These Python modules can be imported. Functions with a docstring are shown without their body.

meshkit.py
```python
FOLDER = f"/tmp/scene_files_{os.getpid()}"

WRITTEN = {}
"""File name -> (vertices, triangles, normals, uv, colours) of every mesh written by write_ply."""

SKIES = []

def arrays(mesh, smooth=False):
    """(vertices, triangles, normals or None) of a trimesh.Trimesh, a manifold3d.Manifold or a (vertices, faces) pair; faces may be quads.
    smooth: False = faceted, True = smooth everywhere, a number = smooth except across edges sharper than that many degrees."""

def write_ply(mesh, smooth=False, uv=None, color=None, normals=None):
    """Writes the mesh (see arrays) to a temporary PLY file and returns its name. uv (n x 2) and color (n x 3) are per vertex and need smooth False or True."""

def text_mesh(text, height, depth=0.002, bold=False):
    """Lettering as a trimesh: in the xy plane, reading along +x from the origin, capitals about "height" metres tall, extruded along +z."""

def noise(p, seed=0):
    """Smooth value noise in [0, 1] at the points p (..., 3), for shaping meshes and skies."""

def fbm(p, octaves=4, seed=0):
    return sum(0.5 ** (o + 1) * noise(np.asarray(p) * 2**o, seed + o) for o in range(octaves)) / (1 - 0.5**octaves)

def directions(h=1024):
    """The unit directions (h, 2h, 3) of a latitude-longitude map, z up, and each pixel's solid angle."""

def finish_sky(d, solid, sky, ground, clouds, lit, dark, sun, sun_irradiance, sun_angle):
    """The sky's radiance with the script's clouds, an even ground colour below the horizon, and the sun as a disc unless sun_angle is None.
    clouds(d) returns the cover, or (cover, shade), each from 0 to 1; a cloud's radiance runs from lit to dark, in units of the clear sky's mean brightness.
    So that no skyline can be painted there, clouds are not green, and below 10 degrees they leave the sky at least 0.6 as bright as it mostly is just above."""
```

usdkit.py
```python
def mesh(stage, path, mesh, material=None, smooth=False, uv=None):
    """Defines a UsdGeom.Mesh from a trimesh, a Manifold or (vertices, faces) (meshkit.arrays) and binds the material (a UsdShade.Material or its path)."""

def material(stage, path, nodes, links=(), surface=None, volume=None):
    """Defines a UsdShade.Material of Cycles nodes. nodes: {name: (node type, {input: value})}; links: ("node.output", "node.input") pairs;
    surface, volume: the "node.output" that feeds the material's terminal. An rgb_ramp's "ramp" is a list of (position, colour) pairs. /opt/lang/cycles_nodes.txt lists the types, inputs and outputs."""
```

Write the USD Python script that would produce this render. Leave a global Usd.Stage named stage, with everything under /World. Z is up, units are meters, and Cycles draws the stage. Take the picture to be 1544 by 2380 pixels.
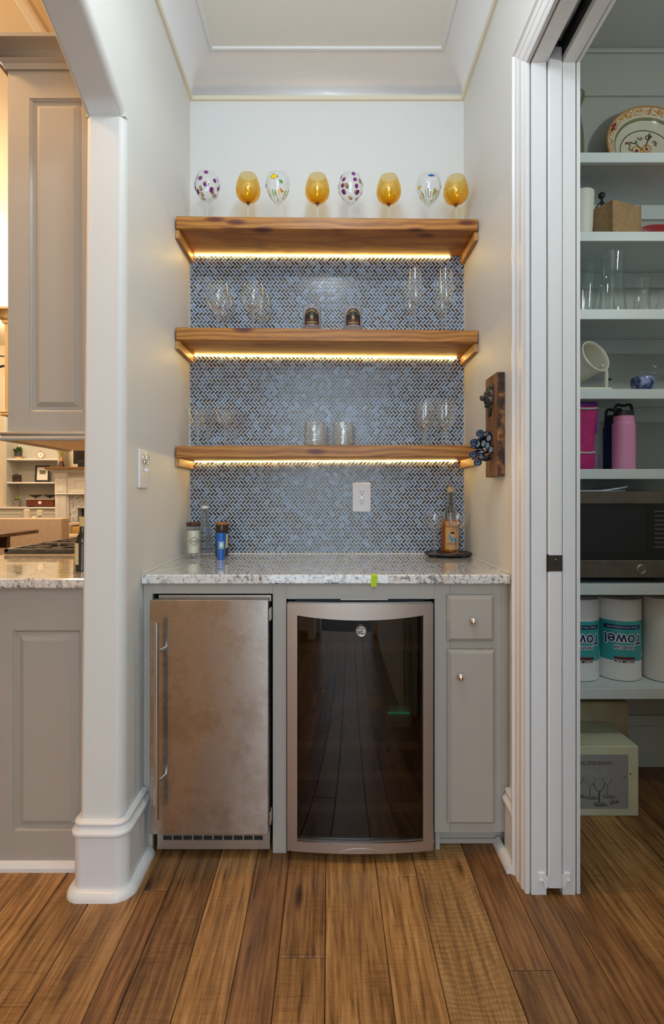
import math, random
import numpy as np, trimesh, usdkit, meshkit
import manifold3d as m3
from shapely.geometry import Polygon, Point, box as sbox, LineString
from shapely import affinity
from shapely.ops import unary_union
from pxr import Usd, UsdGeom, UsdLux, UsdShade, Gf, Sdf

stage = Usd.Stage.CreateInMemory()
UsdGeom.SetStageUpAxis(stage, 'Z'); UsdGeom.SetStageMetersPerUnit(stage, 1.0)
UsdGeom.Xform.Define(stage, '/World'); UsdGeom.Scope.Define(stage, '/World/Looks')
R = random.Random(11); NR = np.random.default_rng(11)
pi = math.pi

# ------------------------------------------------------------ camera, light, exposure
F, VX, VY, CAMZ, DB = 1280.0, 765.0, 1150.0, 1.171, 2.407      # focal length in pixels, vanishing point, eye height, distance to the niche's back wall
cam = UsdGeom.Camera.Define(stage, '/World/Camera')
cam.AddTranslateOp().Set(Gf.Vec3d(0, -DB, CAMZ)); cam.AddRotateXOp().Set(90)
HA = 24.0
cam.CreateHorizontalApertureAttr(HA); cam.CreateVerticalApertureAttr(HA * 2380 / 1544)
cam.CreateFocalLengthAttr(F / 1544 * HA)
cam.CreateHorizontalApertureOffsetAttr((772 - VX) / 1544 * HA)
cam.CreateVerticalApertureOffsetAttr((VY - 1190) / 1544 * HA)
cam.CreateClippingRangeAttr((0.05, 200.0))
cam.CreateExposureAttr(-0.20)

def rect(name, loc, rot, w, h, col, inten):
    l = UsdLux.RectLight.Define(stage, '/World/' + name)
    l.CreateWidthAttr(w); l.CreateHeightAttr(h); l.CreateColorAttr(Gf.Vec3f(*col)); l.CreateIntensityAttr(inten)
    l.AddTranslateOp().Set(Gf.Vec3d(*loc)); l.AddRotateXYZOp().Set(Gf.Vec3f(*rot))
    return l
def disk(name, loc, r, col, inten):
    l = UsdLux.DiskLight.Define(stage, '/World/' + name)
    l.CreateRadiusAttr(r); l.CreateColorAttr(Gf.Vec3f(*col)); l.CreateIntensityAttr(inten)
    l.AddTranslateOp().Set(Gf.Vec3d(*loc))
    return l
dome = UsdLux.DomeLight.Define(stage, '/World/daylight'); dome.CreateColorAttr(Gf.Vec3f(.70, .85, 1.0)); dome.CreateIntensityAttr(1.15)
rect('window_light', (0.1, -5.4, 2.0), (90, 0, 0), 3.6, 2.0, (.56, .78, 1.0), 4.0)            # unseen, behind the camera; placed to light the niche with cool daylight
WARM = (1.0, .70, .40)
for k, (x, y, z, r, q) in enumerate([(-1.75, -1.0, 3.1, .07, 400), (-3.0, 1.2, 3.2, .09, 240), (-3.4, 3.2, 3.1, .09, 310), (-4.4, 4.9, 3.1, .09, 310)]):   # unseen lamps, placed to light the kitchen and living room warmly
    l = UsdLux.SphereLight.Define(stage, '/World/kitchen_lamp_%d' % k); l.CreateRadiusAttr(r); l.CreateColorAttr(Gf.Vec3f(*((1.0, .60, .26), (1.0, .74, .46), (1.0, .84, .64), (1.0, .84, .64))[k])); l.CreateIntensityAttr(q); l.AddTranslateOp().Set(Gf.Vec3d(x, y, z))
l = UsdLux.SphereLight.Define(stage, '/World/hall_pendant'); l.CreateRadiusAttr(.10); l.CreateColorAttr(Gf.Vec3f(.82, .91, 1.0)); l.CreateIntensityAttr(46); l.AddTranslateOp().Set(Gf.Vec3d(0, -1.3, 2.66))  # unseen bare lamp, out of view, placed to brighten the niche ceiling and walls
l = UsdLux.SphereLight.Define(stage, '/World/pantry_lamp'); l.CreateRadiusAttr(.07); l.CreateColorAttr(Gf.Vec3f(.92, 1.0, .97)); l.CreateIntensityAttr(105); l.AddTranslateOp().Set(Gf.Vec3d(1.5, -1.35, 2.3))  # unseen bare lamp, out of view, placed to light between the pantry shelves

# ------------------------------------------------------------ scene helpers
_used = set()
def num(parent, name):
    p, k = parent + '/' + name, 0
    while p in _used:
        k += 1; p = '%s/%s_%03d' % (parent, name, k)
    _used.add(p)
    return p
def tag(prim, label=None, cat=None, group=None, kind=None):
    p = prim.GetPrim() if hasattr(prim, 'GetPrim') else prim
    for k, v in (('label', label), ('category', cat), ('group', group), ('kind', kind)):
        if v: p.SetCustomDataByKey(k, v)
    return p
def pathof(parent):
    return '/World' if parent is None else str(parent.GetPath())
def obj(name, mesh, mat, parent=None, smooth=35, label=None, kind=None):
    if isinstance(mesh, (list,)): mesh = join(mesh)
    m = usdkit.mesh(stage, num(pathof(parent), name), mesh, M[mat], smooth=smooth)
    return tag(m, label, kind=kind)
def thing(name, label, cat, loc=(0, 0, 0), rz=0.0, group=None, rx=0.0, ry=0.0):
    x = UsdGeom.Xform.Define(stage, num('/World', name))
    x.AddTranslateOp().Set(Gf.Vec3d(*map(float, loc)))
    if rx or ry: x.AddRotateXYZOp().Set(Gf.Vec3f(rx, ry, rz))
    else: x.AddRotateZOp().Set(float(rz))
    return tag(x, label, cat, group)
def struct(name, mesh=None, mat=None, smooth=35):
    if mesh is None:
        x = UsdGeom.Xform.Define(stage, num('/World', name)); return tag(x, kind='structure')
    p = obj(name, mesh, mat, None, smooth); return tag(p, kind='structure')
def dup(src, loc, rz=0.0, label=None, group=None, rx=0.0, ry=0.0):
    was = src.GetCustomData()
    base = src.GetName()
    if base[-4:-3] == '_' and base[-3:].isdigit(): base = base[:-4]
    r = thing(base, label or was['label'], was['category'], loc, rz, group or was.get('group'), rx, ry)
    r.GetReferences().AddInternalReference(src.GetPath()); r.SetInstanceable(True)
    return r
def join(ms): return trimesh.util.concatenate([as_tm(m) for m in ms])
def as_tm(m):
    if isinstance(m, trimesh.Trimesh): return m
    v, f, _ = meshkit.arrays(m); return trimesh.Trimesh(v, f, process=False)
def mv(m, x=0, y=0, z=0):
    m = as_tm(m).copy(); m.apply_translation((x, y, z)); return m
def rot(m, ang, axis, pt=(0, 0, 0)):
    m = as_tm(m).copy(); m.apply_transform(trimesh.transformations.rotation_matrix(ang, axis, pt)); return m

# pixel -> world
def PX(px, d): return (px - VX) * d / F
def PZ(py, d): return CAMZ + (VY - py) * d / F
def PY(d): return d - DB

# ------------------------------------------------------------ mesh helpers
def bx(x0, x1, y0, y1, z0, z1, c=0.0):
    """a box with chamfered edges"""
    x0, x1 = min(x0, x1), max(x0, x1); y0, y1 = min(y0, y1), max(y0, y1); z0, z1 = min(z0, z1), max(z0, z1)
    if c <= 0:
        return trimesh.creation.box(bounds=[(x0, y0, z0), (x1, y1, z1)])
    c = min(c, .49 * (x1 - x0), .49 * (y1 - y0), .49 * (z1 - z0))
    p = []
    for sx, a, i in ((-1, x0, x0 + c), (1, x1, x1 - c)):
        for sy, b, j in ((-1, y0, y0 + c), (1, y1, y1 - c)):
            for sz, e, k in ((-1, z0, z0 + c), (1, z1, z1 - c)):
                p += [(a, j, k), (i, b, k), (i, j, e)]
    return trimesh.convex.convex_hull(np.array(p))
def rbx(x0, x1, y0, y1, z0, z1, r, n=12):
    """a rounded box: hull of spheres"""
    s = m3.Manifold.sphere(r, n); parts = []
    for x in (min(x0, x1) + r, max(x0, x1) - r):
        for y in (min(y0, y1) + r, max(y0, y1) - r):
            for z in (min(z0, z1) + r, max(z0, z1) - r): parts.append(s.translate((x, y, z)))
    return as_tm(m3.Manifold.batch_hull(parts))
def lathe(prof, n=40, cx=0, cy=0, cz=0, rfun=None):
    """revolve the outline (r, z), listed upwards on the outside; ends on the axis close it"""
    prof = np.array(prof, float); m = len(prof)
    th = np.arange(n) * 2 * pi / n
    r = np.repeat(prof[:, 0][:, None], n, 1)
    if rfun is not None: r = r * rfun(th[None, :], prof[:, 1][:, None])
    v = np.stack([r * np.cos(th), r * np.sin(th), np.repeat(prof[:, 1][:, None], n, 1)], -1).reshape(-1, 3)
    i, j = np.meshgrid(np.arange(m - 1), np.arange(n), indexing='ij')
    a, b = i * n + j, i * n + (j + 1) % n
    q = np.stack([a, b, b + n, a + n], -1).reshape(-1, 4)
    f = np.vstack([q[:, [0, 1, 2]], q[:, [0, 2, 3]]])
    t = trimesh.Trimesh(v, f, process=False)
    t.merge_vertices(digits_vertex=7); t.update_faces(t.nondegenerate_faces()); t.remove_unreferenced_vertices()
    t.apply_translation((cx, cy, cz)); return t
def tube(path, r, n=10, cap=True):
    p = np.asarray(path, float); rr = np.broadcast_to(np.asarray(r, float), (len(p),))
    t = np.gradient(p, axis=0); t /= np.linalg.norm(t, axis=1, keepdims=True) + 1e-12
    up = np.array([0, 0, 1.0]) if abs(t[0][2]) < .9 else np.array([1.0, 0, 0])
    a = np.cross(t[0], up); a /= np.linalg.norm(a); A = []
    for k in range(len(p)):
        a = a - t[k] * (a @ t[k]); a /= np.linalg.norm(a) + 1e-12; A.append(a.copy())
    A = np.array(A); B = np.cross(t, A); ang = np.arange(n) * 2 * pi / n
    v = (p[:, None] + rr[:, None, None] * (np.cos(ang)[None, :, None] * A[:, None] + np.sin(ang)[None, :, None] * B[:, None])).reshape(-1, 3)
    i, j = np.meshgrid(np.arange(len(p) - 1), np.arange(n), indexing='ij')
    q = np.stack([i * n + j, i * n + (j + 1) % n, (i + 1) * n + (j + 1) % n, (i + 1) * n + j], -1).reshape(-1, 4)
    f = [np.vstack([q[:, [0, 1, 2]], q[:, [0, 2, 3]]])]
    if cap:
        c0, c1 = len(v), len(v) + 1; v = np.vstack([v, p[0], p[-1]]); k = np.arange(n)
        f += [np.stack([np.full(n, c0), (k + 1) % n, k], 1), np.stack([np.full(n, c1), (len(p) - 1) * n + k, (len(p) - 1) * n + (k + 1) % n], 1)]
    t_ = trimesh.Trimesh(v, np.vstack(f), process=False); t_.fix_normals(); return t_
def prism(poly, t, plane='xz', at=0.0):
    """extrude a 2-D polygon: 'xz' -> thickness along y from at to at+t; 'xy' along z; 'yz' along x"""
    if not isinstance(poly, Polygon) and not hasattr(poly, 'geoms'): poly = Polygon(poly)
    ms = []
    for g in getattr(poly, 'geoms', [poly]):
        if g.is_empty or g.area < 1e-10: continue
        ms.append(trimesh.creation.extrude_polygon(g, abs(t), engine='earcut'))
    m = trimesh.util.concatenate(ms); v = m.vertices.copy(); lo = min(at, at + t)
    if plane == 'xy': w = np.stack([v[:, 0], v[:, 1], v[:, 2] + lo], 1)
    elif plane == 'xz': w = np.stack([v[:, 0], v[:, 2] + lo, v[:, 1]], 1)
    else: w = np.stack([v[:, 2] + lo, v[:, 0], v[:, 1]], 1)
    m = trimesh.Trimesh(w, m.faces, process=False)
    if plane == 'xz': m.invert()
    return m
def sweep(prof, path, closed=False, flip=False):
    """moulding: profile (out, up) run along a plan polyline with mitres; out is to the left of travel"""
    path = np.array(path, float); n = len(path); prof = np.array(prof, float)
    rings = []
    for i in range(n):
        d0 = path[i] - path[i - 1] if i > 0 else path[1] - path[0]
        d1 = path[(i + 1) % n] - path[i] if i < n - 1 else path[-1] - path[-2]
        d0 = d0 / np.linalg.norm(d0); d1 = d1 / np.linalg.norm(d1)
        n0, n1 = np.array([-d0[1], d0[0]]), np.array([-d1[1], d1[0]])
        b = n0 + n1; b = b / np.linalg.norm(b); b = b / max(b @ n0, .3)
        rings.append(np.stack([path[i][0] + prof[:, 0] * b[0], path[i][1] + prof[:, 0] * b[1], prof[:, 1]], 1))
    return skin(rings)
def skin(rings, cap=True):
    """closed-section loft"""
    k = len(rings[0]); v = np.vstack(rings); n = len(rings)
    i, j = np.meshgrid(np.arange(n - 1), np.arange(k), indexing='ij')
    q = np.stack([i * k + j, i * k + (j + 1) % k, (i + 1) * k + (j + 1) % k, (i + 1) * k + j], -1).reshape(-1, 4)
    f = [np.vstack([q[:, [0, 1, 2]], q[:, [0, 2, 3]]])]
    if cap:
        c = np.array(rings[0]); e0 = c[np.argmax(np.linalg.norm(c - c[0], axis=1))] - c[0]
        # project to the plane of the section and triangulate
        nrm = np.zeros(3)
        for a in range(k): nrm += np.cross(c[a] - c[0], c[(a + 1) % k] - c[0])
        nrm /= np.linalg.norm(nrm) + 1e-12; u = e0 / np.linalg.norm(e0); w = np.cross(nrm, u)
        P2 = Polygon(np.stack([(c - c[0]) @ u, (c - c[0]) @ w], 1))
        try:
            import mapbox_earcut as me
            tri = me.triangulate_float64(np.array(P2.exterior.coords)[:-1], np.array([k], np.uint32)).reshape(-1, 3)
        except Exception:
            tri = np.array([(0, a, a + 1) for a in range(1, k - 1)])
        if Polygon(np.array(P2.exterior.coords)).exterior.is_ccw: pass
        f += [tri[:, ::-1], tri + (n - 1) * k]
    t = trimesh.Trimesh(v, np.vstack(f), process=False); t.fix_normals(); return t
def arc(cx, cy, r, a0, a1, n=10): return [(cx + r * math.cos(a0 + (a1 - a0) * k / n), cy + r * math.sin(a0 + (a1 - a0) * k / n)) for k in range(n + 1)]
def bez(p, n=14):
    p = np.array(p, float); t = np.linspace(0, 1, n)[:, None]
    if len(p) == 3: return ((1 - t) ** 2 * p[0] + 2 * t * (1 - t) * p[1] + t * t * p[2]).tolist()
    return ((1 - t) ** 3 * p[0] + 3 * t * (1 - t) ** 2 * p[1] + 3 * t * t * (1 - t) * p[2] + t ** 3 * p[3]).tolist()
def spline(pts, n=40):
    from scipy.interpolate import PchipInterpolator, CubicSpline
    p = np.array(pts, float); s = np.r_[0, np.cumsum(np.linalg.norm(np.diff(p, axis=0), axis=1))]
    return CubicSpline(s, p)(np.linspace(0, s[-1], n))
def text(s, h, depth=.0006, bold=False, center=True):
    m = meshkit.text_mesh(s, h, depth, bold)
    if center: m.apply_translation((-m.bounds.mean(0)[0], 0, 0))
    return m
def face_text(m, x, y, z, flip=False, sx=1.0):
    """lettering facing -y"""
    v = np.array(m.vertices); s = -1 if flip else 1
    w = np.stack([x + s * sx * v[:, 0], y - v[:, 2], z + s * v[:, 1]], 1)
    t = trimesh.Trimesh(w, np.array(m.faces), process=False); t.fix_normals(); return t
def fine(m, size):
    v, f = trimesh.remesh.subdivide_to_size(m.vertices, m.faces, size, max_iter=12)
    return trimesh.Trimesh(v, f, process=False)
def wrap(m, rfun, a0=0.0, z0=0.0, flip=False, off=.0003, size=.004):
    """bend a flat decal (x along the girth, y up, z out) round an upright surface of revolution; angle 0 faces -y"""
    m = fine(m, size); v = np.array(m.vertices); s = -1 if flip else 1
    z = z0 + s * v[:, 1]; r = np.array([rfun(q) for q in z]); rm = rfun(z0)
    a = a0 + s * v[:, 0] / rm
    rr = r + v[:, 2] + off
    t = trimesh.Trimesh(np.stack([rr * np.sin(a), -rr * np.cos(a), z], 1), m.faces, process=False); t.fix_normals(); return t
def flat(poly, t=.0004):
    return trimesh.util.concatenate([trimesh.creation.extrude_polygon(g, t, engine='earcut') for g in getattr(poly, 'geoms', [poly]) if g.area > 1e-9])
def bevel_panel(x0, x1, z0, z1, y, yb, w, out=-1):
    """a slab facing -y whose front edge is bevelled w wide: front plane at y, edge plane at yb, back at yb+.012"""
    back = yb + .010
    o = [(x0, z0), (x1, z0), (x1, z1), (x0, z1)]; i = [(x0 + w, z0 + w), (x1 - w, z0 + w), (x1 - w, z1 - w), (x0 + w, z1 - w)]
    v = [(a, back, b) for a, b in o] + [(a, yb, b) for a, b in o] + [(a, y, b) for a, b in i]
    f = [(0, 1, 2), (0, 2, 3)]
    for k in range(4):
        l = (k + 1) % 4
        f += [(k, 4 + k, 4 + l), (k, 4 + l, l), (4 + k, 8 + k, 8 + l), (4 + k, 8 + l, 4 + l)]
    f += [(8, 9, 10), (8, 10, 11)]
    t = trimesh.Trimesh(np.array(v, float), np.array(f), process=False); t.fix_normals(); return t
def frame(x0, x1, z0, z1, wl, wr, wb, wt, y0, y1):
    """a rectangular frame in the xz plane as a single solid"""
    return prism(Polygon([(x0, z0), (x1, z0), (x1, z1), (x0, z1)], [[(x0 + wl, z0 + wb), (x1 - wr, z0 + wb), (x1 - wr, z1 - wt), (x0 + wl, z1 - wt)]]), y1 - y0, 'xz', y0)

# ------------------------------------------------------------ materials
M = {}
def mat(name, nodes, links=(), surface='p.BSDF', volume=None):
    M[name] = usdkit.material(stage, '/World/Looks/' + name, nodes, links, surface, volume); return M[name]
def S(r, g, b):
    f = lambda c: c / 12.92 if c <= .04045 else ((c + .055) / 1.055) ** 2.4
    return tuple(f(x / 255) for x in (r, g, b))
def paint(name, col, rough=.5, bumpy=0.0, scale=300, spec=.5, metallic=0.0, coat=0.0, **kw):
    n = {'p': ('principled_bsdf', dict(base_color=col, roughness=rough, specular_ior_level=spec, metallic=metallic, coat_weight=coat, **kw))}
    l = []
    if bumpy:
        n['g'] = ('geometry', {}); n['n'] = ('noise_texture', dict(scale=scale, detail=3))
        n['b'] = ('bump', dict(strength=bumpy, distance=.002))
        l = [('g.position', 'n.vector'), ('n.fac', 'b.height'), ('b.normal', 'p.normal')]
    return mat(name, n, l)
def mottled(name, c1, c2, scale=20, rough=.5, metallic=0.0, stretch=(1, 1, 1), detail=4, bumpy=0.0, lo=.35, hi=.65, **kw):
    n = {'g': ('geometry', {}), 'm': ('mapping', dict(scale=stretch)), 'n': ('noise_texture', dict(scale=scale, detail=detail, roughness=.6)),
         'r': ('rgb_ramp', dict(ramp=[(lo, c1), (hi, c2)])), 'p': ('principled_bsdf', dict(roughness=rough, metallic=metallic, **kw))}
    l = [('g.position', 'm.vector'), ('m.vector', 'n.vector'), ('n.fac', 'r.fac'), ('r.color', 'p.base_color')]
    if bumpy:
        n['b'] = ('bump', dict(strength=bumpy, distance=.002)); l += [('n.fac', 'b.height'), ('b.normal', 'p.normal')]
    return mat(name, n, l)
def emit(name, col, s): return mat(name, {'e': ('emission', dict(color=col, strength=s))}, (), 'e.emission')
def glassy(name, col, ior=1.45, rough=0.0):
    return mat(name, {'p': ('principled_bsdf', dict(base_color=col, roughness=rough, ior=ior, transmission_weight=1.0))})
def pane(name, tint, gloss, fac, rough=.02, edge=.5, rim=1.0, power=4.0, milk=0.0):
    """clear tinted glass: what lies behind stays visible, the rest is mirrored; rim dims what is seen through the edge; milk clouds it"""
    return mat(name, {'t': ('transparent_bsdf', {}), 'c': ('mix', dict(color1=tint, color2=tuple(x * rim for x in tint))), 'g': ('glossy_bsdf', dict(color=gloss, roughness=rough)), 'd': ('translucent_bsdf', dict(color=(.9, .92, .92))), 'd2': ('diffuse_bsdf', dict(color=(.9, .92, .92))), 'dd': ('mix_closure', dict(fac=.5)), 'm': ('mix_closure', dict(fac=milk)),
                      'f': ('layer_weight', dict(blend=.5)), 'q': ('math', dict(math_type='power', value2=power)), 'a': ('math', dict(math_type='multiply_add', value2=edge, value3=fac, use_clamp=True)), 'x': ('mix_closure', {})},
               [('f.facing', 'q.value1'), ('q.value', 'a.value1'), ('q.value', 'c.fac'), ('c.color', 't.color'), ('a.value', 'x.fac'), ('d.BSDF', 'dd.closure1'), ('d2.BSDF', 'dd.closure2'), ('t.BSDF', 'm.closure1'), ('dd.closure', 'm.closure2'), ('m.closure', 'x.closure1'), ('g.BSDF', 'x.closure2')], 'x.closure')

WALL = S(222, 221, 216)
paint('wall_paint', WALL, .55, .12, 260)
paint('ceiling_paint', S(232, 228, 216), .6)
paint('trim_white', S(228, 226, 224), .32)
paint('bead_cream', S(226, 216, 190), .45)
paint('cabinet_taupe', S(176, 168, 156), .38, .04, 500)
paint('kitchen_wall', S(226, 208, 178), .6)
paint('pantry_paint', S(178, 180, 174), .5)
paint('pantry_white', S(206, 212, 212), .4)
paint('white_plastic', S(235, 233, 230), .3)
paint('slot_dark', (.012, .011, .010), .6)
paint('black_plastic', (.018, .018, .019), .35)
paint('black_iron', (.022, .021, .02), .45, .2, 200)
paint('chrome', (.86, .86, .86), .06, metallic=1.0)
paint('bronze', S(92, 82, 72), .38, metallic=.8)
paint('silver', S(190, 184, 172), .16, metallic=1.0)
paint('handle_steel', S(205, 202, 198), .22, metallic=1.0)
paint('green_tape', S(176, 208, 18), .6)
emit('led_strip', (1.0, .62, .17), 52.0)
emit('green_led', (.0, .55, .22), 1.0)

# brushed stainless with smears
mat('stainless', {'g': ('geometry', {}), 'n2': ('noise_texture', dict(scale=8, detail=7, roughness=.7)), 'r2': ('rgb_ramp', dict(ramp=[(.40, (.26,) * 3), (.72, (.36,) * 3)])),
    'rc': ('rgb_ramp', dict(ramp=[(.34, S(176, 168, 159)), (.52, S(184, 176, 167)), (.72, S(166, 156, 146))])), 'tn': ('tangent', dict(direction_type='radial', axis='z')), 'p': ('principled_bsdf', dict(metallic=1.0, anisotropic=.88, anisotropic_rotation=0.25))},
    [('g.position', 'n2.vector'), ('n2.fac', 'r2.fac'), ('r2.color', 'p.roughness'), ('n2.fac', 'rc.fac'), ('rc.color', 'p.base_color'), ('tn.tangent', 'p.tangent')])
paint('satin_steel', S(186, 172, 160), .42, .02, 900, metallic=.9)
mottled('dark_steel', S(120, 110, 102), S(140, 128, 118), 12, .36, .85)

# granite: pale ground with grey clouds and black, rust flecks
def granite(name, base, warm):
    mat(name, {'g': ('geometry', {}), 'n0': ('noise_texture', dict(scale=46, detail=9, roughness=.72, distortion=.5)),
        'r0': ('rgb_ramp', dict(ramp=[(.34, S(72, 76, 84)), (.42, S(150, 150, 152)), (.475, base), (.62, S(236, 232, 226))])),
        'n1': ('noise_texture', dict(scale=95, detail=8, roughness=.7, distortion=.6)),
        'r1': ('rgb_ramp', dict(ramp=[(.30, (1, 1, 1)), (.375, (1, 1, 1)), (.405, (0, 0, 0))])),
        'n2': ('noise_texture', dict(scale=16, detail=5, roughness=.6)),
        'r2': ('rgb_ramp', dict(ramp=[(.60, (0, 0, 0)), (.72, (.55, .55, .55))])),
        'x1': ('mix', dict(color2=S(30, 32, 38))), 'x2': ('mix', dict(color2=warm)),
        'p': ('principled_bsdf', dict(roughness=.07, specular_ior_level=.7, coat_weight=.6, coat_roughness=.02))},
        [('g.position', 'n0.vector'), ('g.position', 'n1.vector'), ('g.position', 'n2.vector'), ('n0.fac', 'r0.fac'), ('n1.fac', 'r1.fac'), ('n2.fac', 'r2.fac'),
         ('r0.color', 'x2.color1'), ('r2.color', 'x2.fac'), ('x2.color', 'x1.color1'), ('r1.color', 'x1.fac'), ('x1.color', 'p.base_color')])
granite('granite', S(214, 212, 208), S(176, 160, 140))
granite('granite_warm', S(214, 205, 192), S(190, 164, 128))

# backsplash glass tile, one tone per tile
TONES = [S(50, 58, 70), S(66, 78, 94), S(76, 94, 120), S(92, 116, 148), S(62, 66, 74), S(80, 78, 80), S(102, 124, 152), S(70, 86, 110), S(54, 68, 86), S(116, 144, 178), S(86, 104, 130), S(68, 62, 62), S(96, 108, 124), S(60, 76, 98), S(42, 48, 58), S(84, 100, 120)]
def tile_mat(name, src):
    stops = [(k / len(TONES), c) for k, c in enumerate(TONES)]
    n = {'g': ('geometry', {}), 'o': ('object_info', {}), 'uv': ('uvmap', dict(attribute='st')), 'sx': ('separate_xyz', {}), 'r': ('rgb_ramp', dict(ramp=stops, interpolate=False)),
         'n': ('noise_texture', dict(scale=260, detail=3)), 'h': ('hsv', dict(saturation=1.05)), 'v': ('map_range', dict(from_min=.3, from_max=.7, to_min=.72, to_max=1.25)),
         'b': ('bump', dict(strength=.12, distance=.0015)), 'n2': ('noise_texture', dict(scale=90, detail=2)),
         'p': ('principled_bsdf', dict(roughness=.22, specular_ior_level=.5))}
    mat(name, n, [('uv.UV', 'sx.vector'), (src, 'r.fac'), ('r.color', 'h.color'), ('g.position', 'n.vector'), ('n.fac', 'v.value'), ('v.result', 'h.value'), ('h.color', 'p.base_color'),
                  ('g.position', 'n2.vector'), ('n2.fac', 'b.height'), ('b.normal', 'p.normal')])
tile_mat('tile_glass', 'o.random'); tile_mat('tile_glass_many', 'sx.x')
paint('grout', S(240, 238, 232), .8, .3, 700)

# honey pine of the floating shelves: grain along x
mat('shelf_wood', {'g': ('geometry', {}), 'm': ('mapping', dict(scale=(1.0, 9, 9))), 'd': ('noise_texture', dict(scale=2.2, detail=2)), 'mx': ('mix', dict(mix_type='add', fac=.55)),
    'w': ('wave_texture', dict(wave_type='bands', bands_direction='z', scale=1.6, distortion=7, detail=3, detail_scale=1.2)),
    'r': ('rgb_ramp', dict(ramp=[(0, S(160, 98, 32)), (.5, S(184, 120, 44)), (1, S(194, 132, 54))])),
    'm2': ('mapping', dict(scale=(4, 60, 60))), 'n2': ('noise_texture', dict(scale=3, detail=5)), 'r2': ('rgb_ramp', dict(ramp=[(.3, (.72, .68, .62)), (.62, (1, 1, 1))])), 'mm': ('mix', dict(mix_type='multiply', fac=1.0)),
    'mk': ('mapping', dict(scale=(3.4, 7, 11))), 'vk': ('voronoi_texture', dict(scale=1.15, randomness=1.0)), 'rk': ('rgb_ramp', dict(ramp=[(.04, S(96, 54, 28)), (.11, S(168, 110, 66)), (.20, (1, 1, 1))])), 'mm2': ('mix', dict(mix_type='multiply', fac=.9)),
    'p': ('principled_bsdf', dict(roughness=.42)), 'b': ('bump', dict(strength=.15, distance=.001))},
    [('g.position', 'm.vector'), ('g.position', 'd.vector'), ('m.vector', 'mx.color1'), ('d.color', 'mx.color2'), ('mx.color', 'w.vector'), ('w.fac', 'r.fac'),
     ('g.position', 'm2.vector'), ('m2.vector', 'n2.vector'), ('n2.fac', 'r2.fac'), ('r.color', 'mm.color1'), ('r2.color', 'mm.color2'),
     ('g.position', 'mk.vector'), ('mk.vector', 'vk.vector'), ('vk.distance', 'rk.fac'), ('mm.color', 'mm2.color1'), ('rk.color', 'mm2.color2'), ('mm2.color', 'p.base_color'),
     ('n2.fac', 'b.height'), ('b.normal', 'p.normal')])

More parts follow.
